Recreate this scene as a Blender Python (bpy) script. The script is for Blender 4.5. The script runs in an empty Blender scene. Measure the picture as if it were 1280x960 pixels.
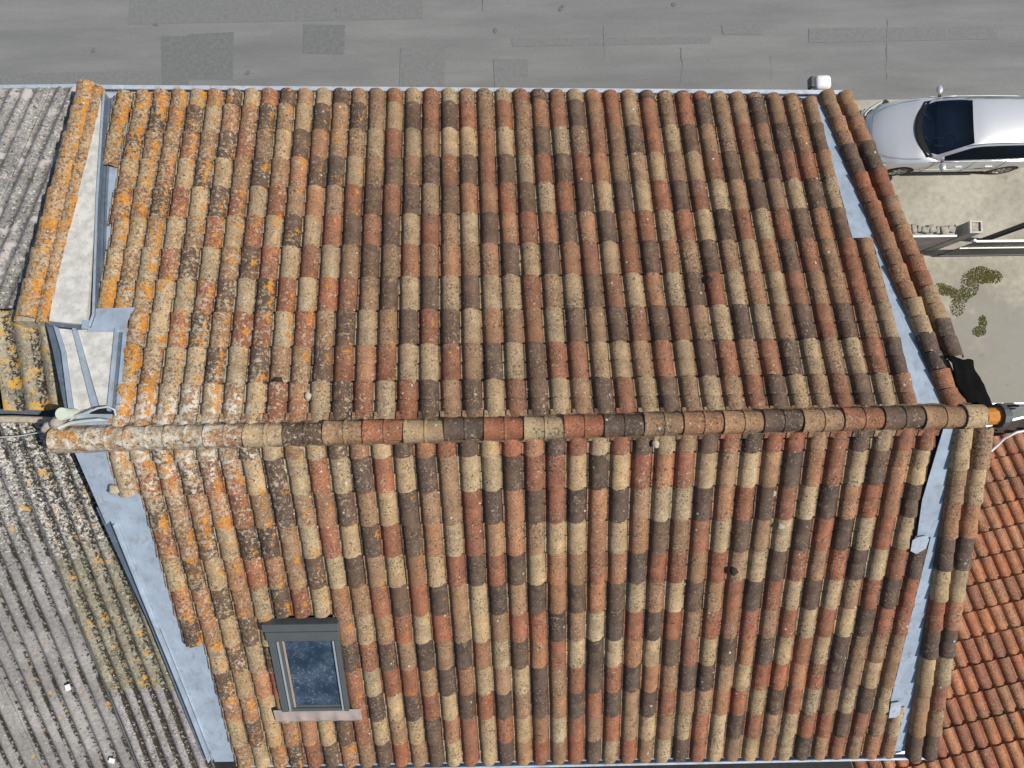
import bpy, bmesh, math, random
from math import sin, cos, pi, radians, sqrt, tan
from mathutils import Vector, Matrix, noise

random.seed(7)
scene = bpy.context.scene
col = scene.collection

# ------------------------------------------------------------------ camera, sky, sun, exposure
cam_data = bpy.data.cameras.new("camera")
cam = bpy.data.objects.new("camera", cam_data)
col.objects.link(cam)
cam.location = (4.3372, 0.1307, 18.4)
cam.rotation_euler = (0.0420, -0.00376, -0.01498)
cam_data.sensor_width = 36.0
cam_data.lens = 36.0 * 878.4 / 1280.0
cam_data.clip_end = 2000.0
scene.camera = cam

SUN = Vector((0.64, -0.07, 0.76)).normalized()          # direction towards the sun
world = bpy.data.worlds.new("World")
scene.world = world
world.use_nodes = True
wn = world.node_tree.nodes
wl = world.node_tree.links
wn.clear()
sky = wn.new("ShaderNodeTexSky")
sky.sky_type = 'NISHITA'
sky.sun_disc = False
sky.sun_elevation = math.asin(SUN.z)
sky.sun_rotation = math.atan2(SUN.x, SUN.y)
bg = wn.new("ShaderNodeBackground")
bg.inputs['Strength'].default_value = 0.078
wo = wn.new("ShaderNodeOutputWorld")
wl.new(sky.outputs[0], bg.inputs[0])
wl.new(bg.outputs[0], wo.inputs[0])

sun_data = bpy.data.lights.new("sun", 'SUN')
sun_data.energy = 4.6
sun_data.angle = radians(0.5)
sun_data.color = (1.0, 0.95, 0.87)
sun = bpy.data.objects.new("sun", sun_data)
sun.rotation_euler = (-SUN).to_track_quat('-Z', 'Y').to_euler()
sun.location = (20, -15, 40)
col.objects.link(sun)

scene.view_settings.view_transform = 'Standard'
scene.view_settings.look = 'None'
scene.view_settings.gamma = 1.0
scene.view_settings.use_curve_mapping = False
scene.view_settings.exposure = 0.06
scene.render.resolution_x = 1024
scene.render.resolution_y = 768


# ------------------------------------------------------------------ material helpers
class NT:
    def __init__(self, name):
        self.m = bpy.data.materials.new(name)
        self.m.use_nodes = True
        self.t = self.m.node_tree
        self.t.nodes.clear()
        self.out = self.t.nodes.new("ShaderNodeOutputMaterial")
        self.p = self.t.nodes.new("ShaderNodeBsdfPrincipled")
        self.t.links.new(self.p.outputs[0], self.out.inputs[0])
        self.geo = self.t.nodes.new("ShaderNodeNewGeometry")
        self.sep = None

    def link(self, a, b):
        self.t.links.new(a, b)

    def val(self, sock, v):
        if hasattr(v, 'node'):
            self.link(v, sock)
        else:
            if isinstance(v, (tuple, list)) and len(v) == 3 and sock.type == 'RGBA':
                v = tuple(v) + (1,)
            sock.default_value = v

    def noise(self, scale, detail=3.0, rough=0.55, offset=None, stretch=None):
        n = self.t.nodes.new("ShaderNodeTexNoise")
        n.inputs['Scale'].default_value = scale
        n.inputs['Detail'].default_value = detail
        n.inputs['Roughness'].default_value = rough
        if offset or stretch:
            mp = self.t.nodes.new("ShaderNodeMapping")
            if offset:
                mp.inputs['Location'].default_value = offset
            if stretch:
                mp.inputs['Scale'].default_value = stretch
            self.link(self.geo.outputs['Position'], mp.inputs[0])
            self.link(mp.outputs[0], n.inputs['Vector'])
        else:
            self.link(self.geo.outputs['Position'], n.inputs['Vector'])
        return n.outputs[0]

    def voronoi(self, scale, feature='F1', out='Distance'):
        n = self.t.nodes.new("ShaderNodeTexVoronoi")
        n.inputs['Scale'].default_value = scale
        n.feature = feature
        self.link(self.geo.outputs['Position'], n.inputs['Vector'])
        return n.outputs[out]

    def math(self, op, a, b=0.0, c=0.0, clamp=False):
        n = self.t.nodes.new("ShaderNodeMath")
        n.operation = op
        n.use_clamp = clamp
        for i, v in enumerate((a, b, c)):
            self.val(n.inputs[i], v)
        return n.outputs[0]

    def ramp(self, v, lo, hi, a=0.0, b=1.0):
        n = self.t.nodes.new("ShaderNodeMapRange")
        n.interpolation_type = 'SMOOTHSTEP'
        for i, x in enumerate((v, lo, hi, a, b)):
            self.val(n.inputs[i], x)
        return n.outputs[0]

    def lin(self, v, lo, hi, a=0.0, b=1.0):
        n = self.t.nodes.new("ShaderNodeMapRange")
        for i, x in enumerate((v, lo, hi, a, b)):
            self.val(n.inputs[i], x)
        return n.outputs[0]

    def mix(self, f, a, b, mode='MIX'):
        n = self.t.nodes.new("ShaderNodeMix")
        n.data_type = 'RGBA'
        n.blend_type = mode
        n.clamp_factor = True
        self.val(n.inputs[0], f)
        self.val(n.inputs[6], a)
        self.val(n.inputs[7], b)
        return n.outputs[2]

    def grey(self, v):
        n = self.t.nodes.new("ShaderNodeCombineColor")
        for i in range(3):
            self.link(v, n.inputs[i])
        return n.outputs[0]

    def pos(self, i):
        if not self.sep:
            self.sep = self.t.nodes.new("ShaderNodeSeparateXYZ")
            self.link(self.geo.outputs['Position'], self.sep.inputs[0])
            self.sepn = self.t.nodes.new("ShaderNodeSeparateXYZ")
            self.link(self.geo.outputs['True Normal'], self.sepn.inputs[0])
        return self.sep.outputs[i]

    def nor(self, i):
        self.pos(0)
        return self.sepn.outputs[i]

    def attr(self, name):
        n = self.t.nodes.new("ShaderNodeAttribute")
        n.attribute_name = name
        return n.outputs['Color']

    def bump(self, h, strength, dist):
        n = self.t.nodes.new("ShaderNodeBump")
        n.inputs['Strength'].default_value = strength
        n.inputs['Distance'].default_value = dist
        self.link(h, n.inputs['Height'])
        self.link(n.outputs[0], self.p.inputs['Normal'])

    def done(self, color, rough=0.85, metal=0.0, spec=0.3):
        self.val(self.p.inputs['Base Color'], color)
        self.val(self.p.inputs['Roughness'], rough)
        self.p.inputs['Metallic'].default_value = metal
        self.p.inputs['Specular IOR Level'].default_value = spec
        return self.m


def plain(name, c, rough=0.6, metal=0.0, spec=0.4, var=0.15, scale=8.0, bump=0.0):
    t = NT(name)
    n = t.noise(scale, 5)
    k = t.lin(n, 0.25, 0.75, 1 - var, 1 + var)
    colr = t.mix(1.0, c, t.grey(k), 'MULTIPLY')
    if bump:
        t.bump(t.noise(scale * 6, 4), bump, 0.004)
    return t.done(colr, rough, metal, spec)


def tile_material(name, lichen=True, flanks=1.0):
    t = NT(name)
    tone = t.attr("tone")
    lum = t.t.nodes.new("ShaderNodeRGBToBW")
    t.link(tone, lum.inputs[0])
    L = lum.outputs[0]
    broad = t.noise(7.0, 5, 0.6)
    c = t.mix(1.0, tone, t.grey(t.lin(broad, 0.3, 0.7, 0.70, 1.30)), 'MULTIPLY')
    # kiln clouds and streaks
    c = t.mix(t.ramp(t.noise(16.0, 4, 0.6, (3, 1, 2)), 0.50, 0.72, 0.0, 0.45), c, (0.27, 0.18, 0.11))
    c = t.mix(t.ramp(t.noise(21.0, 5, 0.65, (13, 6, 2)), 0.55, 0.75, 0.0, 0.5), c, (0.12, 0.088, 0.065))
    c = t.mix(1.0, c, t.grey(t.lin(t.noise(70.0, 3, 0.7, (6, 6, 2)), 0.32, 0.68, 0.62, 1.38)), 'MULTIPLY')
    c = t.mix(t.ramp(t.noise(1.7, 5, 0.65, (3, 11, 2)), 0.42, 0.68, 0.0, 0.45), c, (0.175, 0.105, 0.062))
    # pale crustose lichen dots: more on pale tiles
    patchy = t.noise(3.0, 4, 0.6, (9, 4, 1))
    dots = t.noise(46.0, 4, 0.7)
    thr = t.lin(L, 0.06, 0.30, 0.615, 0.535)
    thr = t.math('SUBTRACT', thr, t.lin(patchy, 0.3, 0.7, -0.06, 0.06))
    m_dot = t.ramp(t.math('SUBTRACT', dots, thr), 0.0, 0.06, 0.0, 0.85)
    c = t.mix(m_dot, c, (0.43, 0.345, 0.225))
    # dark pits and black lichen
    pits = t.noise(40.0, 4, 0.72, (5, 7, 3))
    pthr = t.lin(patchy, 0.35, 0.65, 0.62, 0.535)
    m_pit = t.ramp(t.math('SUBTRACT', pits, pthr), 0.0, 0.05, 0.0, 0.85)
    c = t.mix(m_pit, c, (0.05, 0.038, 0.028))
    x = t.pos(0)
    y = t.pos(1)
    z = t.pos(2)
    if lichen:
        ridge = t.ramp(z, 10.9, 11.65)                   # high up on the roof
        # buff and grey crust, towards the old left end of the ridge
        w_noise = t.noise(26.0, 6, 0.72, (2, 8, 4))
        w_big = t.noise(4.5, 3, 0.5, (5, 5, 1))
        w_thr = t.lin(x, -0.2, 3.6, 0.465, 0.66)
        w_thr = t.math('SUBTRACT', w_thr, t.math('MULTIPLY', ridge, 0.05))
        w_thr = t.math('SUBTRACT', w_thr, t.lin(w_big, 0.3, 0.7, -0.05, 0.05))
        wc = t.mix(t.noise(18.0, 4), (0.33, 0.26, 0.16), (0.54, 0.48, 0.38))
        c = t.mix(t.ramp(t.math('SUBTRACT', w_noise, w_thr), 0.0, 0.05, 0.0, 0.85), c, wc)
        # dark mottling there too
        k_noise = t.noise(30.0, 5, 0.75, (1, 2, 9))
        k_thr = t.lin(x, 0.0, 3.6, 0.52, 0.66)
        c = t.mix(t.ramp(t.math('SUBTRACT', k_noise, k_thr), 0.0, 0.05, 0.0, 0.8), c, (0.055, 0.04, 0.028))
        top = t.math('MULTIPLY', t.ramp(t.math('ADD', x, t.lin(w_big, 0.3, 0.7, -0.5, 0.5)), 2.7, 1.2), t.ramp(t.math('ABSOLUTE', y), 0.95, 0.1))
        crust = t.math('SUBTRACT', t.noise(15.0, 6, 0.7, (3, 3, 12)), t.math('SUBTRACT', 0.66, t.math('MULTIPLY', top, 0.18)))
        c = t.mix(t.math('MULTIPLY', t.ramp(crust, 0.0, 0.05), t.ramp(top, 0.0, 0.2)), c, (0.54, 0.50, 0.43))
        # orange lichen, thick at the left, on the flanks that face the light further right
        o_noise = t.math('ADD', t.math('MULTIPLY', t.lin(t.noise(5.5, 4, 0.6, (4, 3, 7)), 0.25, 0.75), 0.55), t.math('MULTIPLY', t.lin(t.noise(27.0, 4, 0.7, (8, 3, 2)), 0.25, 0.75), 0.45))
        o_thr = t.lin(x, -0.5, 4.2, 0.585, 0.78)
        flank = t.math('MULTIPLY', t.ramp(t.nor(0), 0.20, 0.70, 0.0, 1.0), t.ramp(t.nor(0), 0.98, 0.90, 0.0, 1.0))
        fl_amt = t.lin(x, 2.6, 5.2, 0.10 * flanks, 0.0)
        o_thr = t.math('SUBTRACT', o_thr, t.math('MULTIPLY', flank, fl_amt))
        o_thr = t.math('ADD', o_thr, t.lin(t.nor(0), -0.6, 0.0, 0.07, 0.0))
        corner = t.math('MULTIPLY', t.ramp(x, 1.3, 0.3), t.math('MULTIPLY', t.ramp(y, -0.1, 0.2), t.ramp(y, 1.6, 0.9)))
        o_thr = t.math('SUBTRACT', o_thr, t.math('MULTIPLY', corner, 0.13))
        m_o = t.ramp(t.math('SUBTRACT', o_noise, o_thr), 0.0, 0.045, 0.0, 0.88)
        oc = t.mix(t.ramp(t.noise(34.0, 5, 0.7), 0.35, 0.62), (0.36, 0.125, 0.015), (0.56, 0.25, 0.035))
        c = t.mix(m_o, c, oc)
        s_noise = t.noise(44.0, 4, 0.7, (8, 8, 3))
        s_thr = t.math('SUBTRACT', t.lin(x, -0.2, 4.2, 0.545, 0.70), t.lin(w_big, 0.3, 0.7, -0.03, 0.03))
        c = t.mix(t.ramp(t.math('SUBTRACT', s_noise, s_thr), 0.0, 0.04, 0.0, 0.85), c, (0.47, 0.23, 0.035))
        # rare orange rosettes anywhere
        r_noise = t.noise(9.0, 5, 0.6, (14, 3, 6))
        c = t.mix(t.ramp(r_noise, 0.715, 0.75, 0.0, 0.85), c, oc)
        # sparse white rosettes
        v = t.voronoi(5.0)
        c = t.mix(t.ramp(v, 0.075, 0.045, 0.0, 0.75), c, (0.60, 0.58, 0.50))
    h = t.math('ADD', t.math('MULTIPLY', t.noise(48.0, 6, 0.72), 1.0), t.math('MULTIPLY', m_dot, 0.35))
    h = t.math('SUBTRACT', h, t.math('MULTIPLY', m_pit, 0.35))
    t.bump(h, 0.75, 0.010)
    rg = t.lin(L, 0.05, 0.25, 0.66, 0.85)
    return t.done(c, rg, 0.0, 0.35)


TONES = {
    'd': (0.084, 0.055, 0.040),
    'r': (0.268, 0.097, 0.051),
    'o': (0.312, 0.148, 0.076),
    't': (0.275, 0.162, 0.089),
    'b': (0.400, 0.288, 0.162),
}

M = {}
M['tile'] = tile_material("weathered_clay")
M['tile_ridge'] = tile_material("weathered_ridge_clay", flanks=0.0)
M['tile_clean'] = tile_material("orange_clay", lichen=False)
M['under'] = plain("roof_felt", (0.06, 0.045, 0.035), 0.95, var=0.3)
M['mortar'] = plain("lime_mortar", (0.42, 0.36, 0.27), 0.95, var=0.35, scale=20, bump=0.6)
M['wall'] = plain("cream_render", (0.50, 0.44, 0.34), 0.9, var=0.12, scale=3, bump=0.3)
M['shutter'] = plain("window_frame_paint", (0.55, 0.55, 0.53), 0.5)


def zinc(name, c, rough=0.42):
    t = NT(name)
    n = t.noise(5.0, 5, 0.6)
    n2 = t.noise(30.0, 4, 0.6, (3, 3, 3))
    colr = t.mix(1.0, c, t.grey(t.lin(n, 0.3, 0.7, 0.82, 1.15)), 'MULTIPLY')
    colr = t.mix(t.ramp(n2, 0.60, 0.75, 0.0, 0.35), colr, (0.62, 0.66, 0.70))
    colr = t.mix(t.ramp(t.noise(11.0, 5, 0.7, (8, 1, 1)), 0.52, 0.68, 0.0, 0.5), colr, (0.27, 0.27, 0.26))
    colr = t.mix(t.ramp(t.noise(30.0, 4, 0.7, (1, 9, 1), (1, .2, .2)), 0.55, 0.70, 0.0, 0.4), colr, (0.20, 0.21, 0.22))
    t.bump(t.noise(9.0, 3), 0.15, 0.01)
    return t.done(colr, rough, 0.25, 0.5)


M['zinc'] = zinc("zinc_sheet", (0.40, 0.475, 0.56))
M['zinc_dark'] = zinc("dull_zinc", (0.13, 0.17, 0.22))
M['gutter'] = zinc("gutter_zinc", (0.52, 0.58, 0.66), 0.35)


def fibre():
    t = NT("fibre_cement")
    x, y = t.pos(0), t.pos(1)
    base = t.mix(t.ramp(t.noise(1.6, 3), 0.40, 0.62), (0.195, 0.187, 0.181), (0.272, 0.261, 0.251))
    base = t.mix(1.0, base, t.grey(t.lin(t.noise(26.0, 4, 0.65), 0.3, 0.7, 0.72, 1.25)), 'MULTIPLY')
    # crust near the top of the slope that faces away from the street
    near = t.ramp(y, -2.0, -0.3)
    far = t.ramp(y, 1.0, 1.6, 1.0, 0.55)
    amt = t.math('MULTIPLY', near, far)
    dk = t.noise(30.0, 4, 0.7, (3, 1, 2))
    thr = t.math('SUBTRACT', 0.615, t.math('MULTIPLY', amt, 0.11))
    base = t.mix(t.ramp(t.math('SUBTRACT', dk, thr), 0.0, 0.04, 0.0, 0.85), base, (0.05, 0.045, 0.04))
    wt = t.noise(38.0, 3, 0.6, (7, 1, 5))
    thr = t.math('SUBTRACT', 0.655, t.math('MULTIPLY', amt, 0.13))
    base = t.mix(t.ramp(t.math('SUBTRACT', wt, thr), 0.0, 0.05, 0.0, 0.8), base, (0.56, 0.53, 0.46))
    # black moss in the troughs
    tr = t.attr("trough")
    moss = t.noise(24.0, 4, 0.7, (1, 7, 2))
    reg = t.noise(2.2, 3, 0.5, (4, 4, 4))
    thr = t.lin(reg, 0.35, 0.65, 0.55, 0.40)
    mm = t.math('MULTIPLY', t.ramp(t.math('SUBTRACT', moss, thr), 0.0, 0.04), t.ramp(tr, 0.5, 1.0))
    mm = t.math('MULTIPLY', mm, t.ramp(y, 0.9, 1.5, 1.0, 0.30))
    base = t.mix(mm, base, (0.035, 0.03, 0.022))
    base = t.mix(t.math('MULTIPLY', t.ramp(t.noise(5.0, 5, 0.65, (6, 1, 3)), 0.54, 0.62), t.ramp(y, 1.0, 1.5)), base, (0.40, 0.37, 0.35))
    # yellow-orange lichen
    o = t.noise(6.0, 5, 0.6, (2, 2, 8))
    base = t.mix(t.ramp(o, 0.66, 0.70, 0.0, 0.85), base, (0.50, 0.27, 0.05))
    t.bump(t.noise(60.0, 5, 0.65), 0.4, 0.005)
    return t.done(base, 0.95, 0, 0.2)


def fibre_var(name, base_a, base_b, lich, lthr, crust=False, mossthr=0.46):
    t = NT(name)
    base = t.mix(t.ramp(t.noise(4.0, 4), 0.35, 0.65), base_a, base_b)
    if crust:                     # grey crust that thins out down the slope
        yy = t.math('ADD', t.pos(1), t.lin(t.noise(3.5, 5, 0.7, (1, 4, 4)), 0.3, 0.7, -0.45, 0.45))
        up = t.ramp(yy, -1.55, -1.1)
        base = t.mix(up, base, (0.26, 0.25, 0.235))
        base = t.mix(t.math('MULTIPLY', up, t.ramp(t.noise(38.0, 4, 0.6, (7, 1, 5)), 0.50, 0.57)), base, (0.52, 0.50, 0.44))
        base = t.mix(t.math('MULTIPLY', up, t.ramp(t.noise(30.0, 4, 0.7, (3, 1, 2)), 0.51, 0.56)), base, (0.05, 0.045, 0.04))
    base = t.mix(1.0, base, t.grey(t.lin(t.noise(30.0, 4, 0.65), 0.3, 0.7, 0.6, 1.35)), 'MULTIPLY')
    tr = t.attr("trough")
    moss = t.noise(24.0, 4, 0.7, (1, 7, 2))
    mm = t.math('MULTIPLY', t.ramp(moss, mossthr, mossthr + 0.05), t.ramp(tr, 0.15, 0.6))
    base = t.mix(mm, base, (0.035, 0.03, 0.022))
    base = t.mix(t.ramp(t.noise(36.0, 3, 0.6, (7, 1, 5)), 0.60, 0.65, 0, 0.8), base, (0.46, 0.43, 0.36))
    base = t.mix(t.ramp(t.noise(34.0, 3, 0.6, (1, 1, 5)), 0.58, 0.63, 0, 0.85), base, (0.06, 0.05, 0.04))
    ln_ = t.math('ADD', t.math('MULTIPLY', t.noise(6.0, 5, 0.6, (2, 2, 8)), 0.6), t.math('MULTIPLY', t.noise(30.0, 4, 0.7, (2, 5, 8)), 0.4))
    base = t.mix(t.ramp(ln_, lthr, lthr + 0.04, 0, 0.9), base, lich)
    t.bump(t.noise(60.0, 5, 0.65), 0.5, 0.006)
    return t.done(base, 0.95, 0, 0.2)


M['fibre'] = fibre()
M['fibre_olive'] = fibre_var("olive_fibre_cement", (0.17, 0.16, 0.115), (0.25, 0.235, 0.18), (0.50, 0.27, 0.05), 0.57, crust=True)
M['fibre_mauve'] = fibre_var("mauve_fibre_cement", (0.22, 0.205, 0.205), (0.28, 0.265, 0.265), (0.45, 0.30, 0.08), 0.80, mossthr=0.38)
M['fibre_yellow'] = fibre_var("lichened_fibre_cement", (0.22, 0.20, 0.15), (0.33, 0.29, 0.21), (0.50, 0.29, 0.06), 0.525)


def render_slab():
    t = NT("pale_render")
    b = t.mix(t.ramp(t.noise(9.0, 5, 0.6), 0.35, 0.65), (0.46, 0.45, 0.42), (0.62, 0.61, 0.57))
    b = t.mix(t.ramp(t.noise(30.0, 4, 0.7, (2, 3, 1)), 0.60, 0.68, 0, 0.6), b, (0.22, 0.20, 0.17))
    t.bump(t.noise(40.0, 4), 0.4, 0.006)
    return t.done(b, 0.95, 0, 0.2)


M['render'] = render_slab()


def asphalt():
    t = NT("asphalt")
    x, y = t.pos(0), t.pos(1)
    b = t.mix(t.ramp(t.noise(0.55, 4, 0.6, None, (0.35, 1.6, 1)), 0.35, 0.65), (0.165, 0.170, 0.168), (0.195, 0.200, 0.196))
    b = t.mix(1.0, b, t.grey(t.lin(t.noise(0.9, 5, 0.6, (4, 2, 0), (0.3, 2.2, 1)), 0.3, 0.7, 0.88, 1.12)), 'MULTIPLY')
    b = t.mix(1.0, b, t.grey(t.lin(t.noise(34.0, 4, 0.75), 0.3, 0.7, 0.82, 1.18)), 'MULTIPLY')
    b = t.mix(t.ramp(t.noise(4.0, 4, 0.6, (4, 2, 0)), 0.70, 0.76, 0, 0.5), b, (0.11, 0.105, 0.10))
    t.bump(t.noise(90.0, 3), 0.2, 0.004)
    return t.done(b, 0.9, 0, 0.3)


M['asphalt'] = asphalt()
M['patch'] = plain("asphalt_repair", (0.143, 0.150, 0.148), 0.9, var=0.16, scale=12, bump=0.2)
M['patch_pale'] = plain("pale_asphalt_repair", (0.165, 0.171, 0.168), 0.9, var=0.14, scale=12, bump=0.2)
M['seam'] = plain("tar_seam", (0.135, 0.135, 0.13), 0.8)


def concrete():
    t = NT("yard_concrete")
    b = t.mix(t.ramp(t.noise(0.7, 4, 0.6), 0.38, 0.62), (0.335, 0.312, 0.258), (0.43, 0.405, 0.34))
    b = t.mix(1.0, b, t.grey(t.lin(t.noise(6.0, 6, 0.7), 0.3, 0.7, 0.82, 1.15)), 'MULTIPLY')
    b = t.mix(1.0, b, t.grey(t.lin(t.noise(60.0, 3, 0.7), 0.3, 0.7, 0.86, 1.14)), 'MULTIPLY')
    # grimy grey screed nearer the house
    yy = t.math('ADD', t.pos(1), t.lin(t.noise(0.8, 3, 0.6, (3, 9, 2)), 0.2, 0.8, -2.2, 2.2))
    b = t.mix(t.ramp(yy, 3.2, 2.2, 0, 0.85), b, (0.255, 0.245, 0.215))
    b = t.mix(t.ramp(t.noise(2.4, 5, 0.65, (1, 5, 2)), 0.60, 0.70, 0, 0.5), b, (0.20, 0.19, 0.16))
    t.bump(t.noise(50.0, 4), 0.3, 0.005)
    return t.done(b, 0.95, 0, 0.2)


M['concrete'] = concrete()
M['shade_paving'] = plain("paving_with_painted_shade", (0.018, 0.020, 0.020), 0.9, var=0.5, scale=2)  # near-black base colour carries the shade of the yard below the garden eave
M['moss'] = plain("moss_green", (0.115, 0.115, 0.032), 0.95, var=0.6, scale=14)
M['moss_dark'] = plain("black_moss", (0.035, 0.025, 0.018), 0.95, var=0.4)
M['white'] = plain("white_plastic", (0.75, 0.75, 0.75), 0.4, var=0.05)
M['offwhite'] = plain("pale_green_plastic", (0.55, 0.60, 0.50), 0.5, var=0.1)
M['black'] = plain("black_rubber", (0.012, 0.012, 0.013), 0.55, var=0.2)
M['black_sheet'] = plain("black_polythene", (0.004, 0.004, 0.004), 0.9, spec=0.08, var=0.4)
M['anthracite'] = plain("anthracite_aluminium", (0.085, 0.095, 0.098), 0.4, spec=0.5, var=0.08)
M['steel'] = plain("bright_trim", (0.60, 0.62, 0.64), 0.3, metal=0.6, var=0.05)
M['lead'] = plain("lead_apron", (0.36, 0.30, 0.27), 0.8, metal=0.0, var=0.25, scale=6, bump=0.2)
M['wood'] = plain("pine_frame", (0.35, 0.27, 0.22), 0.6)
M['stone'] = plain("rubble_stone", (0.34, 0.31, 0.26), 0.95, var=0.45, scale=14, bump=0.7)
M['render_grey'] = plain("grey_wall_render", (0.34, 0.325, 0.31), 0.9, var=0.18, scale=4, bump=0.3)
M['gate'] = plain("dark_green_gate_paint", (0.045, 0.052, 0.055), 0.45, var=0.15)
M['gate_trim'] = plain("galvanised_rail", (0.55, 0.56, 0.56), 0.4, metal=0.3, var=0.1)
M['cable'] = plain("pale_cable_sheath", (0.42, 0.46, 0.44), 0.6)
M['clay_new'] = plain("orange_clay_pipe", (0.52, 0.20, 0.04), 0.8, var=0.3)
M['flat_roof'] = plain("grey_flat_roof", (0.17, 0.18, 0.175), 0.85, var=0.12)


def car_paint():
    t = NT("silver_paint")
    fl = t.noise(400.0, 2)
    c = t.mix(t.lin(fl, 0.3, 0.7), (0.60, 0.615, 0.63), (0.66, 0.675, 0.69))
    m = t.done(c, 0.27, 0.45, 0.5)
    t.p.inputs['Coat Weight'].default_value = 1.0
    t.p.inputs['Coat Roughness'].default_value = 0.04
    return m


M['paint'] = car_paint()


def glass(name, tint, rough=0.03, transp=0.55):
    t = NT(name)
    tr = t.t.nodes.new("ShaderNodeBsdfTransparent")
    tr.inputs[0].default_value = tuple(tint) + (1,)
    fr = t.t.nodes.new("ShaderNodeFresnel")
    fr.inputs[0].default_value = 1.5
    t.val(t.p.inputs['Base Color'], (0.012, 0.02, 0.032))
    t.p.inputs['Roughness'].default_value = rough
    t.p.inputs['Specular IOR Level'].default_value = 0.6
    ms = t.t.nodes.new("ShaderNodeMixShader")
    f = t.math('SUBTRACT', transp, fr.outputs[0], clamp=True)
    t.link(f, ms.inputs[0])
    t.link(t.p.outputs[0], ms.inputs[1])
    t.link(tr.outputs[0], ms.inputs[2])
    t.link(ms.outputs[0], t.out.inputs[0])
    return t.m


M['car_glass'] = glass("car_glass", (0.70, 0.82, 0.95), 0.03, 0.80)
M['car_glass_dark'] = glass("tinted_car_glass", (0.30, 0.33, 0.35), 0.03, 0.5)


def skylight_glass():
    t = NT("rain_spotted_glass")
    n = t.noise(30.0, 5, 0.7)
    n2 = t.noise(60.0, 4, 0.7, (3, 1, 2))
    big = t.noise(4.0, 4, 0.6, (2, 2, 2))
    thr = t.lin(big, 0.3, 0.7, 0.60, 0.50)
    spots = t.math('MAXIMUM', t.ramp(t.math('SUBTRACT', n, thr), 0.0, 0.10), t.ramp(t.math('SUBTRACT', n2, thr), 0.02, 0.09, 0, 0.7))
    base = t.mix(t.ramp(big, 0.35, 0.65), (0.016, 0.032, 0.055), (0.05, 0.075, 0.11))
    c = t.mix(t.math('MULTIPLY', spots, 0.30), base, (0.32, 0.40, 0.48))
    return t.done(c, t.lin(spots, 0, 1, 0.06, 0.5), 0.0, 0.6)


M['sky_glass'] = skylight_glass()
M['dash'] = plain("grey_dashboard", (0.17, 0.20, 0.23), 0.7)
M['seat'] = plain("dark_seat_cloth", (0.035, 0.04, 0.05), 0.9)
M['rim'] = plain("alloy_rim", (0.50, 0.51, 0.52), 0.35, metal=0.7, var=0.05)
M['lamp_glass'] = plain("headlamp_lens", (0.55, 0.58, 0.60), 0.1, spec=0.8, var=0.1)


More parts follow.
